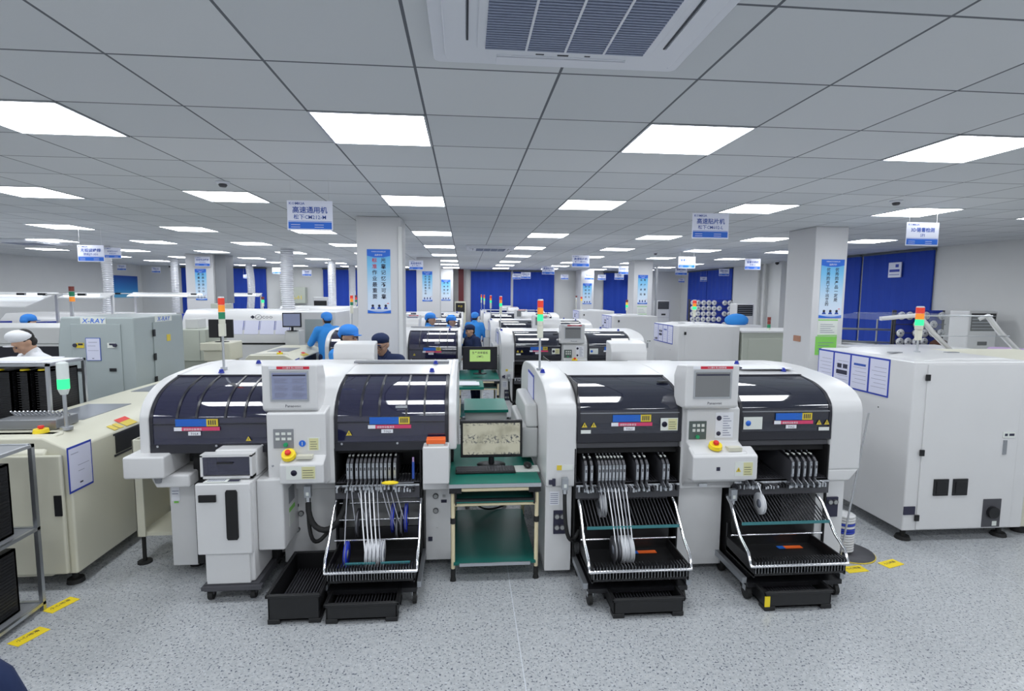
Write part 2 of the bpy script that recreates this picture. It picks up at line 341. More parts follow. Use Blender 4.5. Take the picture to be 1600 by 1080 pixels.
def sign_tower(root, x, y, z, lenses=('lampred', 'lamporange', 'lampgreen'), h=.56, r=.024):
    t = MB().cyl((x, y, z), (x, y, z + h - .24), .009).cyl((x, y, z), (x, y, z + .02), .025).build('signal_tower', 'alu', root)
    hz = z + h - .24
    MB().box(x - .022, y - .02, hz - .06, x + .022, y + .02, hz + .04).cyl((x, y, hz + .04), (x, y, hz + .075), r).build('tower_base', 'towerbase', t, .004)
    k = z + h - .165; lh = .165 / 3
    for i, c in enumerate(reversed(lenses)):
        MB().cyl((x, y, k + i * lh), (x, y, k + (i + 1) * lh - .003), r).build('lens', c, t)
    MB().cyl((x, y, z + h - .003), (x, y, z + h + .008), r, r * .8).build('tower_cap', 'white', t)
    return t
def monitor_head(root, x0, x1, z0, z1, y, scr, rear=False):
    s = 1 if not rear else -1
    h = MB().prism([(y, z0), (y, z1), (y + s * .17, z1 - .02), (y + s * .22, z1 - .1), (y + s * .2, z0 - .02), (y + s * .03, z0 - .02)], x0, x1).build('monitor_housing', 'white', root, .012)
    if not rear:
        w_ = x1 - x0
        MB().use('alu').box(x0 + .055, y - .004, z0 + .055, x1 - .055, y + .002, z1 - .04).use(scr).box(x0 + .068, y - .006, z0 + .068, x1 - .068, y, z1 - .053).use('ink').box(x0 + .075, y - .007, z1 - .075, x1 - .075, y - .005, z1 - .065).build('screen', None, h)
        m = MB().use('inkred').box(x0 + .10, y - .003, z1 - .03, x1 - .05, y, z1 - .012).use('paperwhite').box(x0 + .05, y - .003, z1 - .03, x0 + .10, y, z1 - .012)
        m.use('paperwhite').text('小心静电 禁止触摸屏幕', (x0 + x1) / 2 + .025, y - .004, z1 - .026, .013)
        m.build('screen_label', None, h)
        m = MB().use('ink').text('Panasonic', (x0 + x1) / 2 + .02, y - .001, z0 + .015, .026)
        if scr == 'screen':
            m.use('inkgrey')
            for i in range(3):
                for j in range(2):
                    for k in range(4): m.box(x0 + .085 + j * .115, y - .008, z0 + .085 + i * .048 + k * .009, x0 + .085 + j * .115 + .06 + .012 * ((i + k) % 3), y - .0065, z0 + .088 + i * .048 + k * .009)
        m.build('maker_lettering', None, h)
    return h
def estop(root, x, y, z, axis=(0, -.35, .94)):
    a = Vector(axis).normalized(); p = Vector((x, y, z))
    e = MB().use('yellow').cyl(p, p + a * .026, .047, .043, 20).use('red').cyl(p + a * .024, p + a * .036, .012).cyl(p + a * .034, p + a * .048, .020, .017, 16)
    return e.build('emergency_stop', None, root)
def knobs(root, pts):
    for x, y, z in pts:
        MB().use('knob').ball((x, y, z + .018), (.016, .016, .012)).cyl((x, y, z), (x, y, z + .012), .022, .018).build('top_knob', None, root)
def rough_feet(root, pts):
    for x, y in pts: MB().cyl((x, y, 0), (x, y, .02), .05, .045).cyl((x, y, .02), (x, y, .10), .018).build('foot', 'rubber', root)
def inner_works(root, x0, x1):
    MB().box(x0, .55, .1, x1, DEP - .5, 1.15).box(x0, .2, .62, x1, DEP - .2, .70).build('inner_chassis', 'black', root)
    m = MB().use('darkgrey').box(x0, .18, 1.08, x1, .26, 1.13).box(x0, .4, 1.2, x1, .5, 1.26).use('midgrey').box(x0 + .2, .20, 1.12, x0 + .34, .38, 1.25).box(x1 - .45, .22, 1.1, x1 - .3, .4, 1.27)
    m.use('steel').cyl((x0, .3, 1.16), (x1, .3, 1.16), .012)
    m.build('placement_beam', None, root)
def hose(root, pts, r=.014, name='cable_hose'): return MB().tube(pts, r).build(name, 'rubber', root)
def bez(p0, p1, p2, p3, n=12):
    r = []
    for i in range(n + 1):
        t = i / n; a, b, c, d = (1 - t) ** 3, 3 * t * (1 - t) ** 2, 3 * t * t * (1 - t), t ** 3
        r.append(tuple(a * p0[k] + b * p1[k] + c * p2[k] + d * p3[k] for k in range(3)))
    return r
def connector(root, x, y, z, hz):
    m = MB().use('brushed').box(x - .022, y - .03, z - .02, x + .022, y + .01, z + .06).use('steel').cyl((x, y - .012, z - .05), (x, y - .012, z - .02), .018).use('stickerwhite').box(x - .01, y - .031, z - .005, x + .01, y - .03, z + .02)
    c = m.build('cable_plug', None, root, .004)
    MB().tube(bez((x, y - .012, z - .05), (x, y - .02, z - .3), (x + .02, y - .05, hz - .08), (x + .12, y + .05, hz + .05)), .014).build('cable_hose', 'rubber', c)
def bay(root, x0, x1, z0=.10):
    MB().box(x0, .44, z0, x1, .46, 1.02).box(x0, .0, z0, x0 + .01, .44, .95).box(x1 - .01, .0, z0, x1, .44, .95).box(x0, .06, .90, x1, .44, 1.02).build('bay_lining', 'blackmatte', root)
    m = MB().use('darkgrey').box(x0 + .01, .02, .95, x1 - .01, .07, .985).use('midgrey')
    n = int((x1 - x0) / .022)
    for i in range(n): m.box(x0 + .02 + i * .022, .22, .885, x0 + .028 + i * .022, .3, .90)
    m.build('bay_hood', None, root)
    m = MB().use('brushed').box(x0 + .01, .02, .66, x1 - .01, .42, .69).use('darkgrey').box(x0 + .01, -.03, .60, x1 - .01, .03, .70)
    m.use('steel').box(x0 + .01, -.035, .685, x1 - .01, .0, .70).use('darkgrey')
    for i in range(n): m.box(x0 + .02 + i * .022, .02, .69, x0 + .024 + i * .022, .42, .71)
    m.build('feeder_table', None, root)
    m = MB(); rnd = random.Random(int(x0 * 100) + 3)
    for i in range(int((x1 - x0 - .04) / .02)):
        m.use(rnd.choice(['steel', 'darkgrey', 'alu', 'black'])); h_ = rnd.uniform(.01, .035); m.box(x0 + .02 + i * .02, -.05 - rnd.uniform(0, .03), .655, x0 + .02 + i * .02 + rnd.uniform(.008, .016), -.03, .66 + h_)
    m.build('connector_row', None, root)
def gauges(root, pts, y):
    for x, z in pts: MB().use('darkgrey').cyl((x, y, z), (x, y - .012, z), .02).use('gauge').cyl((x, y - .012, z), (x, y - .013, z), .015).build('pressure_gauge', None, root)

def mounter_smooth(label, loc, group):
    """right-hand machine: plain white end caps, smooth dark covers"""
    r = thing('pick_and_place_machine', label, 'machine', loc, 0, group)
    # end caps
    MB().prism(cap_profile(), 0, .215).build('end_cap', 'white', r, .014)
    MB().prism([(y, z) for y, z in cap_profile(.76)], 2.09, 2.335).prism([(2.09, .675), (2.26, .675), (2.335, .765), (2.09, .765)], .0, DEP, 'y').build('end_cap', 'white', r, .014)
    MB().prism([(.02, .64), (.02, 1.41), (DEP - .02, 1.41), (DEP - .02, .64)], .212, .218).build('cap_trim', 'black', r)
    MB().box(-.14, .42, .76, 0, 1.3, 1.0).prism([(.42, 1.0), (.5, 1.17), (1.22, 1.17), (1.3, 1.0)], -.10, 0).build('side_hood', 'white2', r, .02)
    MB().box(0, .02, .05, .19, .5, .675).build('lower_column', 'white', r, .006)
    MB().box(2.02, .02, .05, 2.24, .5, .675).build('lower_column', 'white', r, .006)
    MB().box(.02, .5, .12, 2.22, DEP - .05, .7).build('base_body', 'white2', r)
    # deck
    MB().prism([(.40, 1.385), (.40, 1.402), (.75, 1.426), (DEP - .75, 1.426), (DEP - .40, 1.402), (DEP - .4, 1.385)], .2, 2.1).build('top_deck', 'white', r, .004)
    MB().shell(mirror(COVP), .215, 2.09, .01).build('rear_cover', 'cover', r)
    inner_works(r, .218, .965); inner_works(r, 1.39, 2.088)
    # centre column
    MB().prism(cap_profile(.64), .965, 1.39).build('centre_column', 'white', r, .012)
    MB().box(.955, .04, .05, 1.31, .5, .64).build('lower_panel', 'white', r, .006)
    MB().box(1.31, .2, .08, 1.33, .5, .64).build('bay_wall', 'blackmatte', r)
    cb = MB().prism([(0, .66), (-.03, .70), (-.185, .76), (-.185, .955), (-.05, 1.005), (-.05, 1.235), (0, 1.26), (.1, 1.26), (.1, .66)], .985, 1.37).build('control_box', 'white', r, .012)
    MB().prism([(-.2, .77), (-.2, .94), (-.10, .985), (-.10, .75)], .975, 1.435).build('control_shelf', 'white', cb, .012)
    k = MB().use('keypad').box(1.0, -.054, 1.02, 1.125, -.049, 1.15).use('stickerwhite')
    for i in range(3):
        for j in range(2): k.box(1.025 + i * .032, -.057, 1.075 + j * .035, 1.045 + i * .032, -.053, 1.095 + j * .035)
    k.use('green').cyl((1.06, -.05, 1.04), (1.06, -.068, 1.04), .013); k.build('keypad', None, cb)
    lb = MB().use('paperwhite').box(1.19, -.053, 1.03, 1.32, -.05, 1.21).use('inkgrey')
    for i in range(9): lb.box(1.245, -.054, 1.045 + i * .017, 1.305 - .012 * (i % 3), -.053, 1.05 + i * .017)
    lb.use('ink').lathe([(.018, 0), (.018, .001), (.014, .001), (.014, 0)], (1.215, -.0545, 1.17), 'y').lathe([(.016, 0), (.016, .001)], (1.215, -.0545, 1.06), 'y'); lb.build('operation_label', None, cb)
    plate(cb, 1.27, .80, 1.40, .90, -.203, (1.33, 1.395)); tri_label(cb, 1.295, -.204, .845, .018); MB().use('ink').box(1.14, -.203, .84, 1.165, -.199, .865).build('socket', None, cb)
    e = estop(cb, 1.155, -.135, .985); MB().box(1.235, -.175, .965, 1.33, -.12, .99).build('pen_tray', 'cream', cb)
    MB().box(1.10, -.03, .665, 1.16, .0, .69).build('box_latch', 'steel', cb)
    monitor_head(r, .93, 1.31, 1.27, 1.56, -.13, 'screendim')
    MB().box(1.06, -.02, 1.2, 1.18, .1, 1.3).build('monitor_arm', 'white2', r)
    MB().use('black').lathe([(.035, 0), (.035, .006)], (.90, .22, 1.386), 'z', sc=(1.3, .5)).build('badge', None, r)
    cover(r, .215, .965, 'smooth'); cover(r, 1.39, 2.09, 'smooth')
    asset_label(r, .465, 1.14, 'TOL1'); asset_label(r, 1.66, 1.14, 'TOL2')
    for x in (.265, .33, 1.99, 2.05): tri_label(r, x, -.008, 1.12, .02)
    plate(r, .24, 1.06, .31, 1.085, -.009, name='name_plate'); plate(r, .81, 1.075, .935, 1.165, -.009, (.865, .93), .838)
    plate(r, 1.99, 1.06, 2.07, 1.085, -.009, name='name_plate'); plate(r, 1.42, 1.075, 1.56, 1.165, -.009, None, 1.455, sc='signblue')
    bay(r, .2, .965); bay(r, 1.35, 2.09)
    MB().use('stickerwhite').box(.075, -.004, .80, .19, -.001, .835).use('labelyellow').box(.075, -.005, .80, .11, -.003, .835).build('caution_strip', None, r)
    MB().use('ink').box(.02, -.015, .70, .045, 0, .73).box(.045, -.02, .69, .065, 0, .74).build('toggle_switch', None, r)
    m = MB().use('paperwhite').box(.03, .016, .54, .10, .019, .64).use('inkgrey')
    for i in range(6): m.box(.035, .0155, .55 + i * .014, .09, .0162, .555 + i * .014)
    m.build('id_plate', None, r)
    m = MB().use('ink').box(.06, .008, .33, .145, .02, .50).build('gauge_panel', None, r); gauges(m, [(.083, .46), (.122, .46), (.083, .38), (.122, .38)], .008)
    m = MB().use('ink').box(2.10, .008, .40, 2.19, .02, .55).build('gauge_panel', None, r); gauges(m, [(2.125, .515), (2.165, .515)], .008)
    connector(r, .125, -.04, .70, .30); connector(r, 1.335, -.06, .60, .32)
    knobs(r, [(.04, .52, 1.414), (1.82, .9, 1.43), (2.04, .55, 1.414)])
    sign_tower(r, .03, .62, 1.42)
    f = MB().use('frameblue').box(-.004, .72, .96, -.001, 1.12, 1.36).use('paper').box(-.006, .74, .98, -.004, 1.10, 1.34).build('side_notice', None, r)
    h = monitor_head(r, .86, 1.22, 1.33, 1.57, DEP - .02, None, True)
    rough_feet(r, [(.1, .2), (2.13, .2), (.1, 1.5), (2.13, 1.5), (1.13, .2)])
    MB().use('stickerwhite').box(.21, .30, .62, .3, .33, .64).build('bay_tag', None, r)
    return r

def mounter_ribbed(label, loc, group):
    """left-hand machine: ribbed see-through covers, boxes at both ends"""
    r = thing('pick_and_place_machine', label, 'machine', loc, 0, group)
    P3 = dens([(0, .92), (0, 1.17), (.03, 1.245), (.075, 1.295), (.14, 1.34), (.24, 1.378), (.40, 1.41), (.75, 1.43)])
    cp = lambda z0: [(-.005, z0)] + P3[1:] + mirror(P3)[:-1] + [(DEP, z0)]
    MB().prism(cp(.93), -.04, .03).build('end_cap', 'white', r, .014)
    MB().prism(cp(.93), 2.02, 2.08).build('end_cap', 'white', r, .014)
    MB().prism([(.40, 1.385), (.40, 1.405), (.75, 1.425), (DEP - .75, 1.425), (DEP - .40, 1.405), (DEP - .4, 1.385)], .02, 2.03).build('top_deck', 'white', r, .004)
    MB().shell(mirror(COVP), .03, 2.02, .01).build('rear_cover', 'cover', r)
    inner_works(r, .03, .81); inner_works(r, 1.24, 2.02)
    MB().box(.04, .2, .12, 2.04, DEP - .05, .70).build('base_body', 'white2', r)
    MB().box(0.0, .4, .6, 2.05, .6, .96).build('rear_wall', 'black', r)
    # left end box with sloping shoulder
    MB().box(-.10, -.10, .79, .16, .25, .94).prism([(.02, .79), (.28, .79), (.28, .70), (.06, .70)], -.02, .3, 'y').build('end_box', 'white', r, .014)
    MB().cyl((.08, -.02, .79), (.08, -.02, .74), .03, .02).build('box_drain', 'midgrey', r)
    MB().box(.06, .14, .07, .235, .5, .69).build('lower_column', 'white', r, .008)
    MB().use('paperwhite').box(.075, .136, .55, .13, .139, .66).use('stickergreen').box(.09, .135, .535, .12, .138, .548).use('inkgrey').box(.08, .135, .6, .12, .136, .605).box(.08, .135, .62, .125, .136, .625).build('id_plate', None, r)
    # centre
    MB().prism(cp(.70), .81, 1.24).build('centre_column', 'white', r, .012)
    MB().box(.83, .16, .06, 1.215, .5, .64).box(.80, .12, .62, 1.23, .5, .70).build('lower_panel', 'white', r, .006)
    g = MB().use('white').box(.85, .155, .3, .86, .16, .31).build('gauge_panel', None, r); gauges(g, [(.92, .49), (.885, .43), (.955, .43), (.925, .31)], .158)
    cb = MB().prism([(0, .72), (-.11, .74), (-.11, 1.225), (0, 1.25), (.1, 1.25), (.1, .72)], .825, 1.21).build('control_box', 'white', r, .012)
    MB().prism([(-.19, .77), (-.19, .90), (-.10, .945), (-.10, .75)], .925, 1.21).build('control_shelf', 'white', cb, .01)
    k = MB().use('midgrey').box(.87, -.114, .99, 1.0, -.109, 1.12).use('stickerwhite')
    for i in range(3):
        for j in range(2): k.box(.885 + i * .038, -.117, 1.045 + j * .035, .91 + i * .038, -.113, 1.062 + j * .035)
    k.use('green').cyl((.95, -.11, 1.015), (.95, -.128, 1.015), .014); k.build('keypad', None, cb)
    estop(cb, .975, -.14, .945, (0, -.6, .8))
    MB().box(1.03, -.17, .93, 1.13, -.12, .95).build('pen_tray', 'cream', cb)
    MB().use('signblue').cyl((1.055, -.110, 1.02), (1.055, -.114, 1.02), .022).use('stickerwhite').box(1.053, -.115, 1.008, 1.057, -.113, 1.032).build('mandatory_sign', None, cb)
    plate(cb, 1.09, .97, 1.17, 1.06, -.113, (1.10, 1.16)); plate(cb, .97, .80, 1.16, .89, -.193, (1.07, 1.155), 1.02)
    for x in (.86, .93): MB().cyl((x, -.108, .87), (x, -.116, .87), .007).build('bolt', 'steel', cb)
    monitor_head(r, .80, 1.16, 1.25, 1.55, -.10, 'screen')
    MB().box(.9, -.02, 1.2, 1.05, .1, 1.3).build('monitor_arm', 'white2', r)
    connector(r, 1.06, -.02, .64, .3)
    MB().tube(bez((1.06, -.03, .58), (1.05, -.06, .35), (1.28, -.1, .30), (1.32, .0, .62)), .02).build('cable_hose', 'rubber', r)
    cover(r, .03, .81, 'ribbed'); cover(r, 1.24, 2.02, 'ribbed')
    asset_label(r, .20, 1.12, 'TOL4', -.01); asset_label(r, 1.48, 1.12, 'TOL3', -.01)
    tri_label(r, .67, -.01, 1.03, .018); tri_label(r, 1.34, -.01, 1.06, .02)
    MB().use('alu').box(1.66, -.02, 1.235, 1.74, -.008, 1.25).build('cover_handle', None, r)
    bay(r, 1.235, 1.83, .10); MB().box(.25, .1, .1, .80, .2, .95).build('bay_lining', 'blackmatte', r)
    # right end box + leg
    MB().box(1.85, -.12, .72, 2.03, .3, .985).build('end_box', 'white', r, .012)
    MB().box(1.85, .12, .06, 2.035, .5, .70).box(1.84, .0, .64, 2.035, .3, .71).build('lower_column', 'white', r, .006)
    g = MB().use('white').box(1.93, .115, .3, .2 + 1.74, .12, .31).build('gauge_panel', None, r); gauges(g, [(1.925, .55), (1.925, .44)], .12)
    MB().box(1.965, .112, .50, 2.005, .12, .52).build('power_switch', 'ink', r); MB().box(1.87, .112, .21, 1.90, .12, .24).build('side_socket', 'ink', r); MB().box(1.975, .112, .54, 1.995, .12, .555).build('counter', 'gauge', r)
    knobs(r, [(.30, .48, 1.414), (.42, .9, 1.43), (1.88, .5, 1.414), (1.89, .85, 1.43)])
    sign_tower(r, .26, .62, 1.42, ('lampred', 'lamporange', 'lampgreenoff'))
    MB().use('midgrey').box(1.2, .9, 1.43, 2.0, .98, 1.445).build('deck_rail', None, r)
    monitor_head(r, .93, 1.30, 1.33, 1.57, DEP - .22, None, True)
    rough_feet(r, [(.15, .3), (1.94, .3), (.15, 1.4), (1.94, 1.4), (1.0, .3)])
    return r

right0 = mounter_smooth('white mounting machine with smooth dark covers, nearest one right of the green desk', (.565, 3.68, 0), 'smooth-cover mounting machines')
left0 = mounter_ribbed('white mounting machine with ribbed dark covers, nearest one left of the green desk', (-2.14, 3.78, 0), 'ribbed-cover mounting machines')
ROWS = [4.87, 8.5, 12.9, 16.2]
RL = ['in the second row', 'in the third row', 'in the fourth row', 'in the last row']
for i, dy in enumerate(ROWS):
    c = copy_tree(right0, skip=('side_notice',) if i > 1 else ()); c.location.y += dy
    c['label'] = 'white smooth-covered mounting machine right of the centre aisle, ' + RL[i]
    if i == 3: c.location.y -= .25
    if i < 3:
        c = copy_tree(left0); c.location.y += dy; c['label'] = 'white ribbed-cover mounting machine left of the centre aisle, ' + RL[i]

# ------------------------------------------------------------------ tape feeders, carts, reels, bins
def make_feeder(green=False):
    prof = [(-.06, .69), (-.06, .85), (-.03, .872), (.36, .915), (.36, .74), (.0, .69)]
    r = MB().use('darkgrey').prism(prof, -.0085, .0085).use('black').prism([(-.03, .855), (-.028, .878), (.2, .908), (.2, .897)], -.009, .009)
    r.use('brushed').box(-.009, -.066, .74, .009, -.058, .848).use('alu').box(-.007, -.070, .76, .007, -.064, .83).use('darkgrey').box(-.004, -.072, .80, .004, -.069, .82).use('alu').use('brushed').prism([(.05, .89), (.05, .898), (.34, .924), (.34, .916)], -.003, .003)
    r.use('stickerwhite').box(-.006, .0, .88, .006, .03, .889).box(-.005, .08, .894, .005, .10, .902).box(-.004, .19, .905, .004, .205, .912).box(-.004, .30, .915, .004, .312, .924)
    r.use('green' if green else 'steel').box(-.006, .14, .9, .006, .17, .909).box(-.006, .24, .91, .006, .26, .918)
    o = r.build('tape_feeder', None)
    MB().cyl((0, -.06, .72), (0, -.11, .70), .004).box(-.007, -.115, .675, .007, -.06, .695).build('feeder_handle', 'alu', o)
    return o
fproto = {}
def feeder(x, Y0, gl, label, green, first=[True]):
    if green not in fproto: o = fproto[green] = make_feeder(green)
    else: o = copy_tree(fproto[green])
    o.location = (x, Y0, 0); tag(o, label, 'tape feeder', gl); return o
def bank(xs, Y0, where, gl, dz=0):
    for i, x in enumerate(xs):
        w_ = 'leftmost' if i == 0 else 'rightmost' if i == len(xs) - 1 else ORD[i] + ' from the left'
        o = feeder(x, Y0, gl, 'metal tape feeder, %s in the %s' % (w_, where), i % 3 != 1)
bank([.835, .875, .93, .955, .98, 1.005, 1.03, 1.055, 1.08, 1.105, 1.20, 1.235, 1.27, 1.39, 1.42], 3.68, 'left bay of the right machine', 'feeders in the left bay of the right machine')
bank([2.0, 2.05, 2.34, 2.385, 2.43, 2.475, 2.515], 3.68, 'right bay of the right machine', 'feeders in the right bay of the right machine')
bank([-.81, -.785, -.75, -.722, -.694, -.666, -.638, -.61, -.582, -.554, -.526, -.49], 3.82, 'bay of the left machine', 'feeders in the bay of the left machine')

def make_cart(label, x, y, orange=True, shelf=True):
    r = thing('feeder_cart', label, 'cart', (x, y, 0), 0, 'feeder carts docked in the machine bays')
    for s in (-1, 1):
        MB().tube([(s * .335, -.06, .60), (s * .337, -.12, .57), (s * .34, -.27, .40), (s * .338, -.38, .34), (s * .335, -.42, .26)], .011).build('handle', 'chrome', r)
    m = MB().use('chrome').cyl((-.335, -.42, .265), (.335, -.42, .265), .011).cyl((-.335, -.14, .35), (.335, -.14, .35), .007)
    m.build('front_bar', None, r)
    c = MB().use('steel')
    for i in range(30): c.box(-.31 + i * .021, -.43, .22, -.308 + i * .021, -.36, .30)
    c.build('tooth_comb', None, r)
    t = MB().use('blackplastic').prism([(-.42, .20), (-.42, .215), (-.05, .235), (-.05, .40), (-.035, .40), (-.035, .20)], -.32, .32).box(-.32, -.42, .19, -.31, -.04, .30).box(.31, -.42, .19, .32, -.04, .30)
    if orange: t.use('labelblue').box(.03, -.13, .2345, .08, -.09, .2365).use('orange').box(.08, -.13, .2345, .21, -.09, .2365)
    t.build('reel_tray', None, r)
    u = MB().use('tealbar').box(-.315, -.245, .468, .315, -.235, .485).use('darkgrey').cyl((-.315, .0, .585), (.315, .0, .585), .007).use('darkgrey')
    for i in range(27): u.prism([(-.235, .475), (-.235, .488), (0, .60), (0, .587)], -.31 + i * .0236, -.307 + i * .0236)
    if shelf: u.build('slatted_shelf', None, r)
    else:
        for z, y_ in ((.46, -.06), (.33, -.10), (.55, .02)): MB().cyl((-.33, y_, z), (.33, y_, z), .006).build('cross_bar', 'steel', r)
        t2 = MB().use('tealbar').box(-.2, -.36, .285, .02, -.345, .295).box(.06, -.36, .285, .28, -.345, .295); t2.build('teal_edge', None, r)
    b = MB().use('black').box(-.33, -.38, .10, .33, .1, .13).box(-.30, -.3, .13, -.27, 0, .2).box(.27, -.3, .13, .3, 0, .2).use('brushed').box(-.36, -.36, .12, -.33, .1, .16).box(.33, -.36, .12, .36, .1, .16)
    b.use('darkgrey').box(-.25, -.30, .14, -.05, -.2, .19).box(.05, -.28, .13, .26, -.22, .18)
    b.build('base_frame', None, r)
    for sx in (-1, 1):
        for yy in (-.33, .04):
            MB().use('rubber').cyl((sx * .31 - .014, yy, .045), (sx * .31 + .014, yy, .045), .045, n=16).use('steel').box(sx * .31 - .02, yy - .02, .06, sx * .31 - .015, yy + .02, .12).box(sx * .31 + .015, yy - .02, .06, sx * .31 + .02, yy + .02, .12).box(sx * .31 - .02, yy - .02, .10, sx * .31 + .02, yy + .02, .125).build('caster', None, r)
    return r
make_cart('black wheeled feeder cart with bent chrome handles in the left bay of the right machine', 1.125, 3.68)
make_cart('black wheeled feeder cart holding a single reel, in the far right bay', 2.20, 3.68)
make_cart('black wheeled feeder cart with many hanging tapes in the left machine', -.595, 3.78, False, False).scale = (.86, 1, 1)

def reel(x, y, z, r, fx, fy, fz, label, group, flange='reel', wd=.006, tape='tape', tw=.0035):
    o = MB().use(flange).lathe([(.012, -wd - .001), (r, -wd - .001), (r, -wd), (.025, -wd)], (0, 0, 0), 'x', 28).lathe([(.025, wd), (r, wd), (r, wd + .001), (.012, wd + .001)], (0, 0, 0), 'x', 28)
    o.use(tape).lathe([(.02, -wd), (r * .82, -wd), (r * .82, wd), (.02, wd)], (0, 0, 0), 'x', 24)
    o.use('reelhub').lathe([(.03, -wd - .002), (.03, wd + .002)], (0, 0, 0), 'x', 12)
    o = o.build('component_reel', None, loc=(x, y, z)); tag(o, label, 'reel', group)
    A = Vector((0, -r * .8, .0)); Z_ = Vector((fx - x, fy - y, fz - z)); D = Z_ - A; p = bez(A, tuple(A + D * .3 + Vector((0, -.03, 0))), tuple(A + D * .75 + Vector((0, -.015, -.0))), tuple(Z_), 14)
    t = MB().use(tape)
    for a, b in zip(p, p[1:]):
        for k in (0,):
            t.add([(a[0] - tw, a[1], a[2]), (a[0] + tw, a[1], a[2]), (b[0] + tw, b[1], b[2]), (b[0] - tw, b[1], b[2]), (a[0] - tw, a[1] + .0012, a[2]), (a[0] + tw, a[1] + .0012, a[2]), (b[0] + tw, b[1] + .0012, b[2]), (b[0] - tw, b[1] + .0012, b[2])],
                  [(0, 1, 2, 3), (7, 6, 5, 4), (0, 3, 7, 4), (1, 5, 6, 2)])
    t.build('tape_strip', None, o)
    return o
g = 'reels on the cart of the right machine'
fxs = [.93, .955, .98, 1.005, 1.03, 1.055, 1.08, 1.105]
for i, fx in enumerate(fxs):
    x = .95 + i * .0225; hi = i in (0, 1, 4, 5)
    reel(x, 3.68 - (.02 if i < 2 else .24), .55 if i < 2 else .325, .088, fx, 3.68 - .11, .70, 'component reel, %s from left in the left cart of the right machine' % ORD[i], g, 'reel' if i > 3 or i < 2 else 'darkgrey', tape='tape' if i % 3 else 'tapegrey')
g = 'reels on the cart of the left machine'
LX = [-.81, -.785, -.75, -.722, -.694, -.666, -.638, -.61, -.582, -.554, -.526, -.49]
RX = [-.775, -.74, -.665, -.64, -.615, -.59, -.565, -.54, -.50, -.47, -.44, -.41]
KK = ['reelblue', 'darkgrey', 'darkgrey', 'reel', 'reel', 'reel', 'reel', 'reel', 'reelblue', 'darkgrey', 'darkgrey', 'reelblue']
KN = ['bright blue', 'dark', 'dark', 'white', 'white', 'white', 'white', 'white', 'blue', 'dark', 'dark', 'blue']
for i in range(12):
    back = i in (1, 2, 8, 9, 10, 11)
    reel(RX[i], 3.78 - (.04 if back else .27), .40 + .03 * (i % 3) if back else .315, .10 if back else .085, LX[i], 3.78 - .04, .69, '%s component reel, %s from left in the left machine cart' % (KN[i], ORD[i]), g, KK[i], tape='tape' if i in (3, 4, 5, 6) else 'tapegrey', tw=.004 if i in (3, 4, 5, 6) else .003)
reel(2.045, 3.68 - .17, .59, .075, 2.06, 3.58, .71, 'single white component reel standing in the cart of the far right bay', None or 'reels on the cart of the right machine')
# grey plug boards tagged on the bays
def bin_(label, x0, y0, x1, y1, h, yellow=False):
    t = .012; r = thing('storage_bin', label, 'bin', ((x0 + x1) / 2, (y0 + y1) / 2, 0), 0, 'black plastic bins on the floor')
    a, b = (x1 - x0) / 2, (y1 - y0) / 2
    m = MB().use('blackplastic').box(-a, -b, .02, a, b, .035)
    for s in (-1, 1): m.box(s * a, -b, .02, s * (a - t), b, h).box(-a, s * b, .02, a, s * (b - t), h)
    for s in (-1, 1): m.box(s * (a + .012), -b - .012, h - .02, s * (a - .002), b + .012, h).box(-a - .012, s * (b + .012), h - .02, a + .012, s * (b - .002), h)
    for sx in (-1, 1):
        for sy in (-1, 1): m.box(sx * (a + .004), sy * (b + .004), 0, sx * (a - .07), sy * (b - .07), .03)
    n = int((x1 - x0) / .02)
    m.build('bin_shell', None, r, .004)
    m = MB().use('darkgrey')
    for i in range(n - 2): m.box(-a + .03 + i * .02, -b + .02, .03, -a + .034 + i * .02, b - .02, .075 if h > .1 else .05)
    m.build('divider_ribs', None, r)
    if yellow: MB().box(-a - .004, -b + .0, .03, -a + .03, -b - .006, h - .03).build('yellow_sticker', 'yellow', r)
bin_('black ribbed plastic bin on the floor under the left bay of the right machine', .93, 3.18, 1.38, 3.47, .13)
bin_('black plastic bin with a yellow corner sticker, on the floor at the right', 1.93, 3.19, 2.38, 3.5, .13, True)
bin_('black ribbed plastic bin on the floor in front of the left feeder cart', -.85, 3.25, -.42, 3.5, .13)
bin_('large deep black bin on the floor beside the white tray cabinet', -1.20, 3.27, -.89, 3.83, .19)

# ------------------------------------------------------------------ white tray cabinet on casters
r = thing('tray_feeder_cabinet', 'white tray feeder cabinet on casters with a long black vertical handle', 'cabinet', (-1.55, 3.55, 0))
MB().box(-.145, .02, .12, .17, .55, .80).box(-.10, .12, .80, .17, .62, .985).build('body', 'white', r, .012)
MB().box(-.17, -.02, .33, .17, .02, .80).build('door', 'white', r, .008)
d = [o for o in KIDS(r) if o.name.startswith('door')][0]
MB().use('blackmatte').prism([(0.055 + x * .036, .595 + z * .165) for x, z in [(-1, -.92), (-.8, -1), (.8, -1), (1, -.92), (1, .92), (.8, 1), (-.8, 1), (-1, .92)]], -.03, -.02, 'y').build('handle', None, d)
MB().box(-.145, -.032, .685, -.04, -.02, .73).build('door_latch', 'blackmatte', d)
m = MB().use('stickerwhite').box(-.12, -.0, .803, .09, .07, .805).use('ink').box(.02, .01, .805, .09, .05, .807).use('inkgrey')
for i in range(8): m.box(-.11 + i * .014, .02, .805, -.103 + i * .014, .06, .806)
m.build('operation_label', None, r)
MB().box(-.13, -.0, .12, .145, .04, .33).build('lower_panel', 'white', r, .005)
m = MB().box(-.155, .06, .83, .15, .12, .96).build('clear_lid', 'coverclear', r, .006)
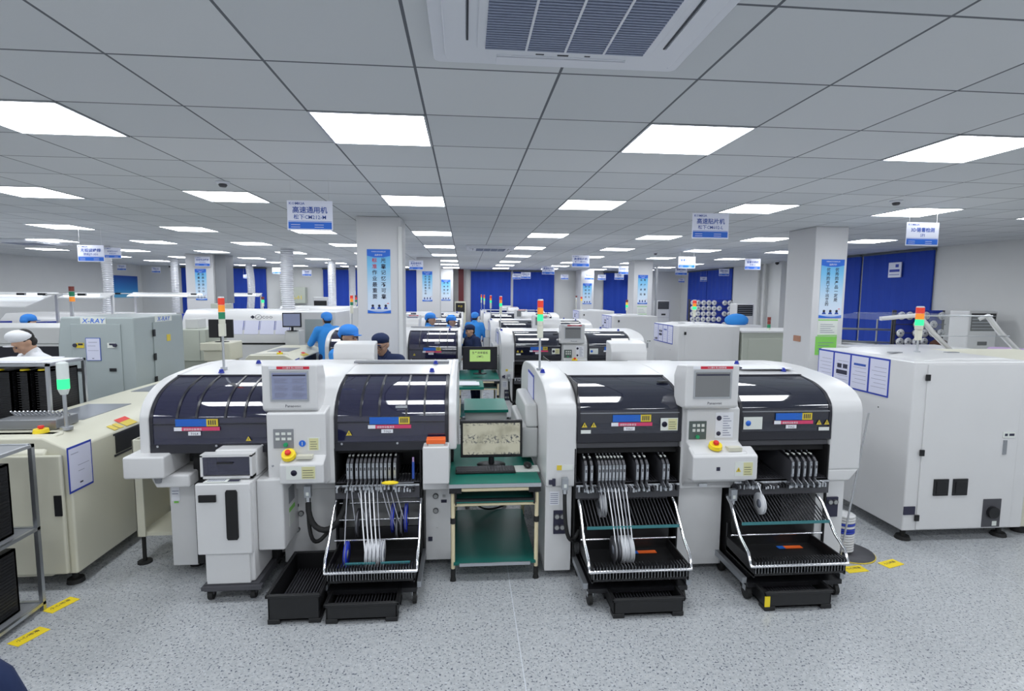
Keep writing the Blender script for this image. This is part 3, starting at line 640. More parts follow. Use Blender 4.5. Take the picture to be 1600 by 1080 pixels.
MB().use('white').box(-.165, .055, .81, -.15, .13, .965).box(.145, .055, .81, .16, .13, .965).box(-.165, .055, .955, .16, .13, .97).box(-.165, .055, .81, .16, .13, .825).use('black').box(-.06, .05, .91, .04, .06, .92).build('lid_frame', None, r)
MB().cyl((.03, .28, .985), (.03, .28, .995), .02).build('lid_button', 'black', r)
MB().box(.17, .08, .30, .345, .45, .79).build('side_box', 'white', r, .012)
MB().use('midgrey').box(.346, .18, .58, .348, .30, .69).use('stickerwhite').box(.346, .18, .42, .348, .30, .56).use('stickergreen').box(.347, .18, .52, .349, .30, .55).build('side_display', None, r)
MB().box(-.15, .0, .07, .2, .56, .12).box(-.16, -.02, .085, .22, .02, .11).build('base_frame', 'darkgrey', r)
for x in (-.12, .15):
    for y in (.04, .5): MB().use('rubber').cyl((x - .015, y, .035), (x + .015, y, .035), .035, n=16).use('darkgrey').box(x - .022, y - .02, .04, x + .022, y + .02, .08).build('caster', None, r)

# ------------------------------------------------------------------ centre desk
def pipe_desk(label, y0, h=.715):
    r = thing('workbench', label, 'desk', (.21, y0, 0), 0, 'green-topped pipe workbenches in the centre aisle')
    MB().use('esd').box(-.32, 0, h - .022, .32, 1.0, h).use('alu').box(-.322, -.006, h - .03, .322, .0, h - .003).build('desk_top', None, r)
    for sx in (-1, 1):
        for y in (.03, .95):
            l = MB().use('pipe').cyl((sx * .295, y, .06), (sx * .295, y, h - .03), .0145).build('leg', None, r)
            MB().use('rubber').cyl((sx * .295, y, 0), (sx * .295, y, .022), .022, .018).cyl((sx * .295, y, .022), (sx * .295, y, .09), .017).build('leveling_foot', None, l); MB().cyl((sx * .295, y, .42), (sx * .295, y, .46), .019).build('joint', 'rubber', l)
    m = MB().use('pipe').cyl((-.24, .02, h - .05), (.24, .02, h - .05), .0145).use('black').box(-.32, .0, h - .07, -.235, .04, h - .03).box(.235, .0, h - .07, .32, .04, h - .03)
    m.build('front_rail', None, r)
    MB().use('shelfgreen').box(-.27, .0, .575, .27, .45, .585).use('black').box(-.27, .0, .585, .27, .03, .60).box(-.28, .0, .56, -.27, .45, .66).box(.27, .0, .56, .28, .45, .66).build('keyboard_shelf', None, r)
    MB().use('pipe').cyl((-.29, .03, .555), (.29, .03, .555), .013).build('shelf_rail', None, r)
    MB().use('shelfgreen').box(-.29, .0, .125, .29, .95, .14).use('alu').box(-.25, -.008, .118, .25, .0, .14).build('lower_shelf', None, r)
    return r
d0 = pipe_desk('green-topped pipe workbench between the two foreground machines', 3.68)
d1 = copy_tree(d0); d1.location.y = 8.3; d1['label'] = 'green-topped pipe workbench under the monitor with the yellow-green screen'
def desk_monitor(label, x, y, z, w_, h, scr, text=None, rz=0, cat='monitor', group='desk monitors', win=None):
    r = thing('computer_monitor', label, cat, (x, y, z), rz, group)
    k = h + .07
    b = MB().box(-w_ / 2, 0, .07, w_ / 2, .045, k).build('bezel', 'black', r, .006)
    s = MB().quad((-w_ / 2 + .018, -.0015, .095), (w_ / 2 - .018, -.0015, .095), (w_ / 2 - .018, -.0015, k - .018), (-w_ / 2 + .018, -.0015, k - .018)).build('screen', scr, r)
    if win: MB().quad((-win[0], -.0022, win[1]), (win[0], -.0022, win[1]), (win[0], -.0022, win[2]), (-win[0], -.0022, win[2])).build('lit_window', 'screenGreen', s)
    if text:
        m = MB().use('ink')
        for i, (t, sz, dz) in enumerate(text): m.text(t, 0, -.003, .07 + h * dz, sz)
        m.build('screen_text', None, s)
    MB().cyl((0, .03, .012), (0, .03, .12), .022).lathe([(.11, 0), (.11, .008), (.03, .014)], (0, .04, 0), 'z', sc=(1, .75)).build('stand', 'black', r)
    return r
m = desk_monitor('black desk monitor showing a sepia scroll picture on the foreground green desk', .20, 4.05, .715, .47, .285, 'scroll')
desk_monitor('black monitor with a yellow-green screen on the second desk up the aisle', .23, 8.45, .77, .54, .36, 'coverframe', [('生产效率看板', .042, .70), ('(SMT)', .042, .54)], win=(.16, .20, .385))
r = thing('computer_keyboard', 'black computer keyboard in front of the desk monitor', 'keyboard', (.15, 3.95, .715))
MB().box(-.22, -.075, 0, .22, .065, .016).build('keyboard_body', 'blackplastic', r, .004)
m = MB()
for j in range(5):
    for i in range(20): m.box(-.208 + i * .0209, -.066 + j * .025, .016, -.19 + i * .0209, -.046 + j * .025, .021)
m.build('keys', 'darkgrey', r)
o = MB().ball((0, 0, 0), (.032, .055, .02)).build('computer_mouse', 'blackplastic', loc=(.47, 3.99, .742)); tag(o, 'black computer mouse on a pale pad right of the keyboard', 'mouse')
o = MB().box(-.09, -.07, 0, .09, .07, .006).build('mouse_pad', 'stickerwhite', loc=(.46, 3.97, .716)); tag(o, 'small pale mouse pad on the green desk', 'mouse pad')
o = MB().tube(bez((.02, 4.58, .5), (.03, 4.5, .2), (.15, 4.5, .12), (.42, 4.75, .16), 16), .008).build('power_cable', 'rubber'); tag(o, 'black cable hanging behind the foreground desk', 'cable')
# white table standing behind the desk, seen between its legs
r = thing('side_table', 'white metal table standing behind the foreground desk', 'table', (.19, 5.0, 0))
MB().box(-.19, 0, .50, .20, .5, .93).build('cabinet_body', 'white2', r, .004)
for x in (-.17, .18):
    for y in (.03, .47): MB().box(x - .02, y - .02, .0, x + .02, y + .02, .5).build('leg', 'white2', r)
MB().box(-.20, -.03, .93, .21, .52, .955).build('table_top', 'esd', r)
# second small bench with papers up the aisle
r = thing('side_table', 'small table with a teal top and loose papers up the centre aisle', 'table', (.02, 6.35, 0))
MB().box(-.12, 0, .90, .2, .5, .93).build('table_top', 'esd', r)
for x in (-.10, .18):
    for y in (.03, .47): MB().cyl((x, y, 0), (x, y, .9), .012).build('leg', 'white2', r)
o = MB().box(-.10, .1, 0, .12, .38, .008).box(-.06, .06, .008, .15, .30, .014).build('paper_stack', 'paperwhite', loc=(.02, 6.35, .932)); tag(o, 'loose white papers on the teal-topped side table', 'paper')
# things on the left machine
r = thing('orange_case', 'small bright orange case lying on the end box of the left machine', 'case', (-.20, 3.70, .986))
MB().box(-.065, -.03, .015, .065, .045, .05).build('case_lid', 'orange', r, .005); MB().box(-.05, -.025, 0, .055, .04, .015).build('case_base', 'stickerwhite', r)
r = MB().lathe([(.055, 0), (.058, .008), (.046, .012), (.044, .003)], (0, 0, 0), 'z', 24, (1, .45)).build('scissors', 'yellow', loc=(-.51, 3.66, .735)); tag(r, 'yellow-handled scissors lying across the tape feeders of the left machine', 'scissors'); MB().prism([(.05, -.006), (.16, -.002), (.16, .002), (.05, .006)], .003, .007, 'z').build('blade', 'steel', r)
r = MB().use('inkblue').cyl((0, 0, 0), (0, 0, .12), .009).use('purple').cyl((0, 0, .12), (0, 0, .15), .007).build('marker_pen', None, loc=(-.36, 3.74, .74)); tag(r, 'blue marker standing upright at the right of the left feeder bank', 'pen')

# ------------------------------------------------------------------ window blinds
def blind_back(n, x0, x1, z0, z1=2.88):
    m = MB(); k = max(2, int((x1 - x0) / .12))
    pts = []
    for i in range(k + 1):
        x = x0 + (x1 - x0) * i / k; pts.append((x, YB - .05 - (.018 if i % 2 else 0)))
    m.prism(pts + [(x1, YB - .03), (x0, YB - .03)], z0, z1, 'z')
    o = m.build('window_%d' % n, 'blind'); struct(o)
    box(x0 - .02, YB - .09, z1, x1 + .02, YB - .01, z1 + .05).build('blind_rail', 'blindrail', o)
def blind_right(n, y0, y1, z0, z1=2.90):
    m = MB(); k = max(2, int((y1 - y0) / .15)); pts = []
    for i in range(k + 1):
        y = y0 + (y1 - y0) * i / k; pts.append((XR - .05 - (.015 if i % 2 else 0), y))
    m.prism(pts + [(XR - .02, y1), (XR - .02, y0)], z0, z1, 'z')
    o = m.build('window_%d' % n, 'blind'); struct(o)
    box(XR - .09, y0 - .02, z1, XR - .01, y1 + .02, z1 + .04).build('blind_rail', 'blindrail', o)
    box(XR - .2, y0 - .05, z0 - .06, XR, y1 + .05, z0 - .02).build('window_sill', 'wall', o)
for i, (a, b, z) in enumerate([(-10.55, -10.1, 1.2), (-8.95, -7.5, 1.0), (-5.4, -4.1, 1.2), (-4.05, -3.0, 1.2), (-2.3, -1.55, 1.2), (.22, 1.78, .75), (1.88, 3.5, .75), (5.5, 6.55, 1.0)]): blind_back(i + 1, a, b, z)
for i, (a, b) in enumerate([(9.5, 11.28), (11.38, 13.1), (17.2, 19.0), (19.05, 20.7)]): blind_right(i + 9, a, b, 1.05)
for i, (x, y) in enumerate([(8.62, 15.5), (8.62, 15.15)]): struct(MB().cyl((x, y, 0), (x, y, CEIL), .045).build('trim_%d' % (i + 4), 'wall'))
struct(box(8.35, 13.9, 0, 8.7, 14.3, CEIL).build('trim_6', 'wall')); struct(box(5.05, 14.2, 0, 5.1, 14.25, 2.8).build('trim_7', 'midgrey'))
o = box(XL + .0, 19.6, 1.78, XL + .03, 21.2, 2.54).build('wall_poster', 'wallposter'); tag(o, 'large blue gradient poster on the far left wall', 'poster')

# ------------------------------------------------------------------ long cream board-handling machines
def cream_machine(label, dy, first=True):
    r = thing('board_loader_machine', label, 'machine', (-2.63, 3.76 + dy, 0), 0, 'cream board-handling machines at the left ends of the rows')
    L_ = 3.3 if first else 1.7
    MB().prism([(-.75, .10), (-.75, 1.0), (-.70, 1.05), (-.17, 1.05), (0, .965), (0, .10)], 0.03, L_, 'y').prism([(.0, .10), (.0, .95), (.12, 1.05), (.2, 1.05), (.2, .10)], -.72, -.14).build('body', 'cream', r, .015)
    MB().box(-.72, -.015, .12, -.035, .02, .94).build('door', 'creamdoor', r, .012)
    d = [o for o in KIDS(r) if o.name.startswith('door')][0]
    box(-.085, -.022, .53, -.04, -.014, .67).build('handle', 'black', d)
    m = MB().use('black').box(.0, .50, .80, .004, 1.2, .94).use('coverframe').box(.0, .48, .78, .006, 1.22, .795).box(.0, .48, .94, .006, 1.22, .955)
    m.build('side_opening', None, r)
    MB().box(-.6, .55, 1.049, -.25, 1.15, 1.054).build('top_window', 'conveyor', r)
    if first: MB().box(-.6, 1.75, 1.049, -.25, 2.5, 1.054).build('top_window', 'conveyor', r)
    c = Vector((.07, 0, .2)).normalized()
    m = MB().use('labelyellow').prism([(-.005, .972), (-.06, .999), (-.06, 1.001), (-.005, .974)], .66, .80, 'y').use('red').prism([(-.06, 1.0), (-.10, 1.02), (-.10, 1.022), (-.06, 1.002)], .66, .80, 'y').use('labelyellow')
    m.prism([(-.01, .974), (-.07, 1.003), (-.07, 1.005), (-.01, .976)], .52, .57, 'y').prism([(-.01, .974), (-.07, 1.003), (-.07, 1.005), (-.01, .976)], .585, .635, 'y')
    m.build('hazard_label', None, r)
    MB().use('frameblue').box(0.001, .0, .67, .003, .235, .985).use('paper').box(.003, .012, .685, .005, .223, .97).use('inkgrey').box(.005, .03, .93, .0055, .1, .934).box(.005, .09, .84, .0055, .2, .843).box(.005, .09, .80, .0055, .15, .803).use('ink').box(.005, .10, .715, .0055, .13, .725).build('notice_sheet', None, r)
    e = estop(r, -.28, .18, 1.05, (0, 0, 1)); e.scale = (1, 1, 1)
    for x in (-.65, -.08):
        for y in (.12, L_ - .2): MB().cyl((x, y, 0), (x, y, .03), .055, .05).cyl((x, y, .03), (x, y, .12), .02).build('foot', 'rubber', r)
    return r
cr = cream_machine('long cream machine in the left foreground with a blue-edged notice', 0)
cr2 = cream_machine('long cream machine beyond the X-ray cabinet, in the second row', 4.87, False)
r = thing('signal_light', 'small signal light glowing green on the cream machine at left', 'signal light', (-2.80, 4.02, 1.05))
MB().cyl((0, 0, 0), (0, 0, .02), .04).cyl((0, 0, 0), (0, 0, .26), .012).build('pole', 'alu', r)
MB().cyl((0, 0, .25), (0, 0, .29), .022, .036).build('lamp_base', 'lampclear', r); MB().cyl((0, 0, .29), (0, 0, .36), .036).build('green_lens', 'lampgreen', r); MB().cyl((0, 0, .36), (0, 0, .47), .036).cyl((0, 0, .47), (0, 0, .48), .036, .02).build('clear_lens', 'lampclear', r)
r = thing('comb_tray', 'grey slotted comb tray lying on the cream machine', 'tray', (-3.05, 4.10, 1.055))
MB().box(-.2, -.1, 0, .2, .12, .07).build('tray_body', 'tray', r, .006)
m = MB()
for i in range(14): m.cyl((-.18 + i * .028, .06, .07), (-.17 + i * .028, .0, .11), .006, n=6)
m.build('comb_tooth', 'steel', r)
# linking stand between cream machine and mounter
r = thing('conveyor_stand', 'cream open-fronted conveyor stand between the long machine and left mounter', 'stand', (-2.42, 4.1, 0))
MB().box(0, 0, .21, .06, .02, .945).box(0, 0, .21, .012, .45, .945).build('side_panel', 'cream', r, .004)
box(.0, .43, .28, .38, .45, .94).build('back_panel', 'creamdoor', r); box(.012, .02, .21, .36, .43, .235).build('lower_shelf', 'cream', r)
MB().cyl((.03, .03, 0), (.03, .03, .015), .05).cyl((.03, .03, .015), (.03, .03, .21), .014).build('foot', 'rubber', r)
m = MB()
for i in range(4): m.cyl((.0, .03, .35 + i * .16), (-.006, .03, .35 + i * .16), .006)
m.build('bolt', 'black', r)

# ------------------------------------------------------------------ magazine racks at left
def rack(label, x0, y0, x1, y1, h, shelves, mags):
    r = thing('magazine_rack', label, 'rack', (x0, y0, 0), 0); w_, d = x1 - x0, y1 - y0
    for x in (.012, w_ - .012):
        for y in (.012, d - .012): box(x - .012, y - .012, 0, x + .012, y + .012, h).build('post', 'alu', r)
    for z in shelves:
        MB().use('alu').box(0, 0, z - .02, w_, .02, z).box(0, d - .02, z - .02, w_, d, z).box(0, 0, z - .02, .02, d, z).box(w_ - .02, 0, z - .02, w_, d, z).use('midgrey').box(.02, .02, z - .012, w_ - .02, d - .02, z - .006).build('shelf', None, r)
    for i, (a, b, c, dd, z, hh, lab) in enumerate(mags):
        o = thing('board_magazine', lab, 'magazine', (x0 + a, y0 + b, z), 0, 'black slotted board magazines')
        MB().box(0, 0, 0, c, .012, hh).box(0, dd - .012, 0, c, dd, hh).box(0, 0, 0, c, dd, .012).box(0, 0, hh - .012, c, dd, hh).box(0, 0, 0, .03, dd, hh).box(c - .012, 0, 0, c, dd, hh).build('magazine_frame', 'black', o)
        m = MB()
        for k in range(int(hh / .02) - 1): m.box(.01, -.004, .02 + k * .02, c - .01, .0, .026 + k * .02).box(c, .02, .02 + k * .02, c + .003, dd - .02, .026 + k * .02)
        m.build('slot_ribs', 'blackplastic', o)
        MB().cyl((c / 2, .03, hh), (c / 2, .03, hh + .012), .035, .03).build('yellow_clamp', 'yellow', o)
    return r
rack('aluminium magazine rack cut by the left edge of the frame', -3.08, 2.95, -2.66, 3.54, 1.08, [.06, .55, 1.08],
     [(.05, .06, .30, .42, .06, .40, 'black slotted magazine low in the nearest left rack'), (.05, .06, .30, .42, .55, .44, 'black slotted magazine on the upper level of the nearest left rack')])
rack('aluminium magazine rack topped with papers, behind the cream machine', -4.0, 4.75, -3.42, 5.2, 1.42, [.1, .8, 1.42],
     [(.04, .04, .22, .36, .8, .56, 'left black magazine in the rack behind the cream machine'), (.30, .04, .10, .36, .8, .56, 'middle black magazine in the rack behind the cream machine'), (.44, .04, .10, .36, .8, .56, 'right black magazine in the rack behind the cream machine')])
o = MB().box(0, 0, 0, .55, .35, .006).box(-.05, .05, .006, .4, .38, .012).build('paper_stack', 'paperwhite', loc=(-3.98, 4.8, 1.422)); tag(o, 'white papers lying on top of the left magazine rack', 'paper')
r = thing('short_conveyor', 'grey short conveyor with a yellow stop button, left edge', 'conveyor', (-4.5, 4.2, 0))
MB().box(0, 0, .8, 1.05, .45, .98).build('body', 'white2', r, .01); box(.1, .1, .98, .95, .35, .985).build('belt', 'midgrey', r)
for x in (.05, 1.0): 
    for y in (.05, .4): box(x - .025, y - .025, 0, x + .025, y + .025, .8).build('leg', 'alu', r)
estop(r, .85, .07, .985, (0, -.2, .97))

# ------------------------------------------------------------------ X-ray cabinet
r = thing('x_ray_inspection_cabinet', 'pale grey X-ray inspection cabinet with blue X-RAY lettering, at left', 'cabinet', (-4.42, 6.3, 0))
XW, XD, XH = .80, 1.05, 1.735
MB().prism([(0, 0), (-.0, .0), (XW, 0), (XW, XH), (.04, XH), (0, XH - .3)], 0, XD, 'y').build('body', 'greyblue', r, .02)
dd = MB().box(.15, -.012, .66, .66, .0, 1.66).build('front_door', 'greyblue', r, .004)
box(.15, -.010, .05, .66, .0, .65).build('lower_front_panel', 'greyblue', r, .004)
d2 = MB().box(XW, .35, .66, XW + .012, .92, 1.66).build('side_door', 'greyblue', r, .004)
for z in (1.50, 1.22, .95): box(XW + .012, .33, z, XW + .022, .37, z + .08).build('hinge', 'black', d2)
for x in (.20, .53): box(x, -.02, 1.14, x + .07, -.012, 1.175).build('handle', 'black', dd)
MB().use('ink').cyl((.19, -.012, 1.43), (.19, -.03, 1.43), .02).use('labelyellow').box(.20, -.016, 1.40, .28, -.013, 1.455).use('ink').cyl((.60, -.012, 1.43), (.60, -.03, 1.43), .02).use('stickerwhite').box(.52, -.016, 1.40, .60, -.013, 1.455).use('ink').box(.54, -.017, 1.43, .59, -.0165, 1.45).box(.22, -.017, 1.43, .27, -.0165, 1.45).build('door_lock', None, dd)
MB().use('inkblue').box(.30, -.018, 1.26, .45, -.013, 1.51).use('paper').box(.306, -.020, 1.266, .444, -.018, 1.504).use('inkgrey').box(.33, -.0205, 1.46, .42, -.02, 1.465).box(.32, -.0205, 1.42, .40, -.02, 1.424).box(.32, -.0205, 1.37, .43, -.02, 1.374).box(.36, -.0205, 1.28, .38, -.02, 1.29).build('notice_sheet', None, dd)
MB().use('stickerwhite').box(.25, -.003, 1.662, .51, -.001, 1.733).use('signblue').text('X-RAY', .38, -.005, 1.672, .072, sx=1.1, shear=.2).build('lettering', None, r)
MB().use('stickerwhite').box(XW + .001, .40, 1.662, XW + .003, .77, 1.733).use('signblue').text('X-RAY', XW + .005, .585, 1.672, .072, face='+x', sx=1.3, shear=.2).build('lettering', None, r)
m = MB()
for k in range(3):
    for i in range(3): m.box(.2 + i * .15, -.013, .72 + k * .03 - .1, .27 + i * .15, -.009, .73 + k * .03 - .1)
m.build('vent_slots', 'darkgrey', r)
box(XW + .012, .62, 1.42, XW + .016, .70, 1.5).build('side_label', 'labelyellow', r)
for x in (.1, XW - .1): MB().cyl((x, .1, -.0), (x, .1, .03), .05).build('foot', 'rubber', r)
# ------------------------------------------------------------------ grey-green box cabinet, control desk and monitor behind
r = thing('control_cabinet', 'grey-green control cabinet right of the X-ray cabinet', 'cabinet', (-4.70, 9.3, 0))
MB().box(0, 0, .88, .46, .8, 1.40).box(-.02, .05, .05, .5, .75, .88).build('body', 'greybeige', r, .01); box(.36, -.004, .9, .365, 0, 1.38).build('door_gap', 'midgrey', r)
box(.05, .2, 1.40, .25, .5, 1.56).build('top_box', 'white2', r, .01)
r = thing('control_desk', 'cream control desk carrying the dark screen, left background', 'desk', (-4.2, 9.1, 0))
MB().box(0, 0, .9, .42, .5, 1.2).box(.02, .05, 0, .38, .45, .9).build('body', 'cream', r, .02); box(-.02, -.06, 1.08, .30, .02, 1.2).build('shelf_front', 'cream', r, .01)
r = desk_monitor('blank black monitor on the cream control desk, left background', -3.98, 9.25, 1.2, .38, .30, 'black')
r = desk_monitor('lit blue-grey monitor on the far oven line, left background', -3.22, 10.45, 1.30, .34, .27, 'screen')
r = thing('monitor_stand', 'pale stand under the lit monitor of the oven line', 'stand', (-3.22, 10.5, 0)); box(-.13, -.05, 0, .13, .3, 1.30).build('pedestal', 'white2', r, .01)
# ------------------------------------------------------------------ ovens
def oven(label, x0, x1, y, h, dz=0):
    r = thing('reflow_oven', label, 'oven', (x0, y, 0), 0, 'white reflow ovens in the left background'); w_ = x1 - x0
    MB().prism([(0, 0), (0, h * .66), (.16, h * .92), (.3, h), (1.2, h), (1.4, h * .7), (1.4, 0)], 0, w_ * .72).box(w_ * .72, .02, 0, w_, 1.35, h - .02).build('body', 'white', r, .02)
    box(.02, -.012, h * .60, w_ * .72, .0, h * .62).build('lower_seam', 'black', r); box(w_ * .8, .01, h * .62, w_ - .05, .02, h * .9).build('end_panel', 'greyblue', r)
    n = 4
    for i in range(n):
        x = w_ * .3 + i * w_ * .1
        MB().use('frameblue').prism([(.035, h * .715), (.13, h * .875), (.135, h * .872), (.04, h * .712)], x, x + w_ * .095).use('paper').prism([(.03, h * .72), (.125, h * .88), (.13, h * .877), (.035, h * .717)], x + .01, x + w_ * .095 - .01).build('notice_sheet', None, r)
    return r
ov = oven('long white reflow oven behind the lit monitor, left background', -5.5, -2.55, 11.0, 1.66)
MB().use('ink').text('◆⊘COO', 1.50, .118, 1.50, .075, sx=1.2).build('lettering', None, ov)
oven('white reflow oven in front of the far blue blinds, left background', -5.2, -2.4, 15.6, 1.62)
oven('white reflow oven under the flexible ducts at far left', -9.3, -6.5, 11.6, 1.55)
r = thing('wave_solder_machine', 'grey-white machine with a dark window, left of the X-ray cabinet', 'machine', (-7.6, 7.8, 0))
MB().box(0, 0, .1, 2.9, 1.2, 1.30).prism([(0, 1.3), (.05, 1.52), (1.15, 1.52), (1.2, 1.3)], 0, 2.9).build('body', 'white2', r, .02); box(1.2, -.01, .75, 2.75, 0, 1.27).build('dark_window', 'coverframe', r, .004)
m = MB().use('steel').cyl((2.45, -.02, .85), (2.45, -.02, 1.2), .02).box(2.3, -.015, .95, 2.5, -.011, 1.05); m.build('window_handle', None, r)
MB().use('ink').box(2.45, -.01, 1.38, 2.6, 0, 1.40).build('vent_slot', None, r)
# ------------------------------------------------------------------ flexible ducts
def duct(x, y, z0, rad, label, bend=0):
    p = []; n = int((CEIL - z0) / .045)
    for i in range(n):
        z = z0 + (CEIL - z0) * i / n; p += [(rad, z), (rad * 1.0, z + .02), (rad * .86, z + .028), (rad * .86, z + .04)]
    m = MB(); m.lathe(p + [(rad, CEIL)], (0, 0, 0), 'z', 14)
    m.v = [(a + bend * math.sin((CEIL - c) / (CEIL - z0) * PI) * .06, b, c) for a, b, c in m.v]
    o = m.build('exhaust_duct', 'duct', loc=(x, y, 0)); tag(o, label, 'duct', 'corrugated exhaust ducts')
duct(-7.72, 12.45, 1.5, .07, 'narrow corrugated duct at far left, front one of a pair', 1); duct(-7.48, 12.2, 1.5, .085, 'wide corrugated duct at far left, right one of a pair', .3)
duct(-8.3, 16.5, 1.4, .10, 'corrugated duct left of the far left pillar', 0); duct(-7.15, 18.9, 1.4, .12, 'corrugated duct in front of the left blue blind', 1)
duct(-3.84, 12.3, 1.62, .14, 'thick corrugated duct rising from the long white oven', -.5); duct(-3.90, 16.5, 1.58, .12, 'corrugated duct rising from the second white oven', 0); duct(-3.92, 19.5, 1.4, .12, 'corrugated duct nearest the foreground pillar, far back', 0)
# ------------------------------------------------------------------ far-left benches
def canopy_bench(label, x, y, w_, deep=.3):
    r = thing('assembly_bench', label, 'bench', (x, y, 0), 0, 'assembly benches in the far left corner')
    box(0, 0, .74, w_, .8, .78).build('bench_top', 'white2', r)
    m = MB().use('black').box(.02, .0, 1.93, .14, .05, 1.97).box(w_ - .14, .0, 1.93, w_ - .02, .05, 1.97).use('white2').cyl((0, .02, 1.95), (w_, .02, 1.95), .012)
    m.build('clamp_bar', None, r)
    rnd = random.Random(int(x * 10)); m = MB()
    for i in range(int(w_ / .22)): m.use(rnd.choice(['darkgrey', 'black', 'frameblue', 'white2', 'midgrey'])).box(.05 + i * .22, .1, .78, .2 + i * .22, .5, .78 + rnd.uniform(.15, .5))
    m.build('bench_equipment', None, r)
    for a in (.04, w_ - .04):
        for b in (.04, .76): box(a - .02, b - .02, 0, a + .02, b + .02, .74 if b < .4 else 1.95).build('post', 'white', r)
    MB().prism([(.78 - deep, 1.96 - deep * .3), (.78 - deep, 1.98 - deep * .3), (.78, 1.98), (.78, 1.96)], 0, w_).build('canopy_sheet', 'white', r)
    MB().cyl((.1, .5, 1.93), (w_ - .1, .5, 1.93), .014).box(.1, .48, 1.94, w_ - .1, .52, 1.96).build('tube_light', 'tubelight', r)
    MB().box(0, .7, 1.2, w_, .78, 1.24).build('rear_shelf', 'white', r)
    m = MB()
    for i in range(int(w_ / .25)): m.box(.05 + i * .25, .45, 1.24, .22 + i * .25, .7, 1.36 + .05 * (i % 3))
    m.build('parts_bin', 'frameblue', r)
canopy_bench('assembly bench with a white canopy at the left edge, nearest of its row', -8.9, 9.9, 1.5, .78)
canopy_bench('assembly bench with a tube light behind the red-topped signal tower', -7.3, 10.0, .8)
canopy_bench('assembly bench in front of the blue wall poster', -8.4, 13.9, 1.9)
canopy_bench('assembly bench left of the far left pillar', -8.6, 17.2, 1.3); canopy_bench('assembly bench in front of the left blue blind', -7.2, 16.6, 1.0)
r = thing('storage_locker', 'olive-grey metal locker among the far left benches', 'cabinet', (-7.3, 15.6, 0)); box(0, 0, 0, .6, .5, 1.75).build('body', 'greybeige', r, .01); box(.29, -.005, .05, .3, 0, 1.7).build('door_gap', 'darkgrey', r)
r = thing('signal_tower_light', 'signal tower with dark red top rising behind the X-ray cabinet', 'signal light', (-5.72, 8.5, 1.3))
MB().cyl((0, 0, 0), (0, 0, .56), .01).build('pole', 'alu', r)
for i, c in enumerate(['lamporange', 'lampgreenoff', 'lampredoff']): MB().cyl((0, 0, .56 + i * .075), (0, 0, .63 + i * .075), .035).build('lens', c, r)
def tower_thing(label, x, y, z0, z1, lens, r0=.03):
    r = thing('signal_tower_light', label, 'signal light', (x, y, z0)); h = z1 - z0; n = len(lens); lh = .065
    MB().cyl((0, 0, 0), (0, 0, h - n * lh), .01).cyl((0, 0, h - n * lh - .08), (0, 0, h - n * lh), r0 * .9).build('pole', 'towerbase', r)
    for i, c in enumerate(lens): MB().cyl((0, 0, h - (n - i) * lh), (0, 0, h - (n - i - 1) * lh - .004), r0).build('lens', c, r)
tower_thing('signal tower glowing green in front of the yellow-marked grey box', -4.35, 12.2, 1.62, 1.92, ['lampgreen', 'lampredoff'])
tower_thing('signal tower on the far white oven, left of the last duct', -3.1, 15.9, 1.6, 1.95, ['lampgreenoff', 'lampred', 'lampredoff'])
tower_thing('signal tower on the far white oven, right of the last duct', -2.62, 15.9, 1.6, 1.98, ['lampgreen', 'lamporange', 'lampred'])
r = thing('distribution_box', 'grey wall box with yellow writing on the back wall, left', 'box', (-6.9, 21.18, 1.6)); box(0, 0, 0, .9, .3, .6).build('body', 'greybeige', r, .01); MB().use('yellow').text('A-01', .6, -.01, .15, .2).build('lettering', None, r)
r = thing('floor_air_conditioner', 'low air conditioner with a dark grille by the back wall, left', 'air conditioner', (-5.4, 20.0, 0)); box(.0, 0, 0, .5, .4, 1.85).build('body', 'white', r, .02); box(.03, -.01, 1.4, .47, 0, 1.72).build('grille', 'black', r)
r = thing('electrical_cabinet', 'grey-green electrical cabinet beside the far left pillar', 'cabinet', (-6.28, 14.1, 0)); box(0, 0, 0, .36, .35, 1.72).build('body', 'greybeige', r, .01); box(.1, -.01, 1.5, .25, 0, 1.6).build('meter_window', 'black', r)
r = thing('test_cabinet', 'dark-fronted cabinet with yellow marks against the far wall', 'cabinet', (-.40, 20.9, 0)); box(0, 0, 0, .42, .3, 1.72).build('body', 'cream', r); box(.04, -.01, 1.30, .38, 0, 1.66).build('dark_front', 'black', r); MB().use('labelyellow').text('FUJI', .21, -.012, 1.5, .10).build('lettering', None, r)

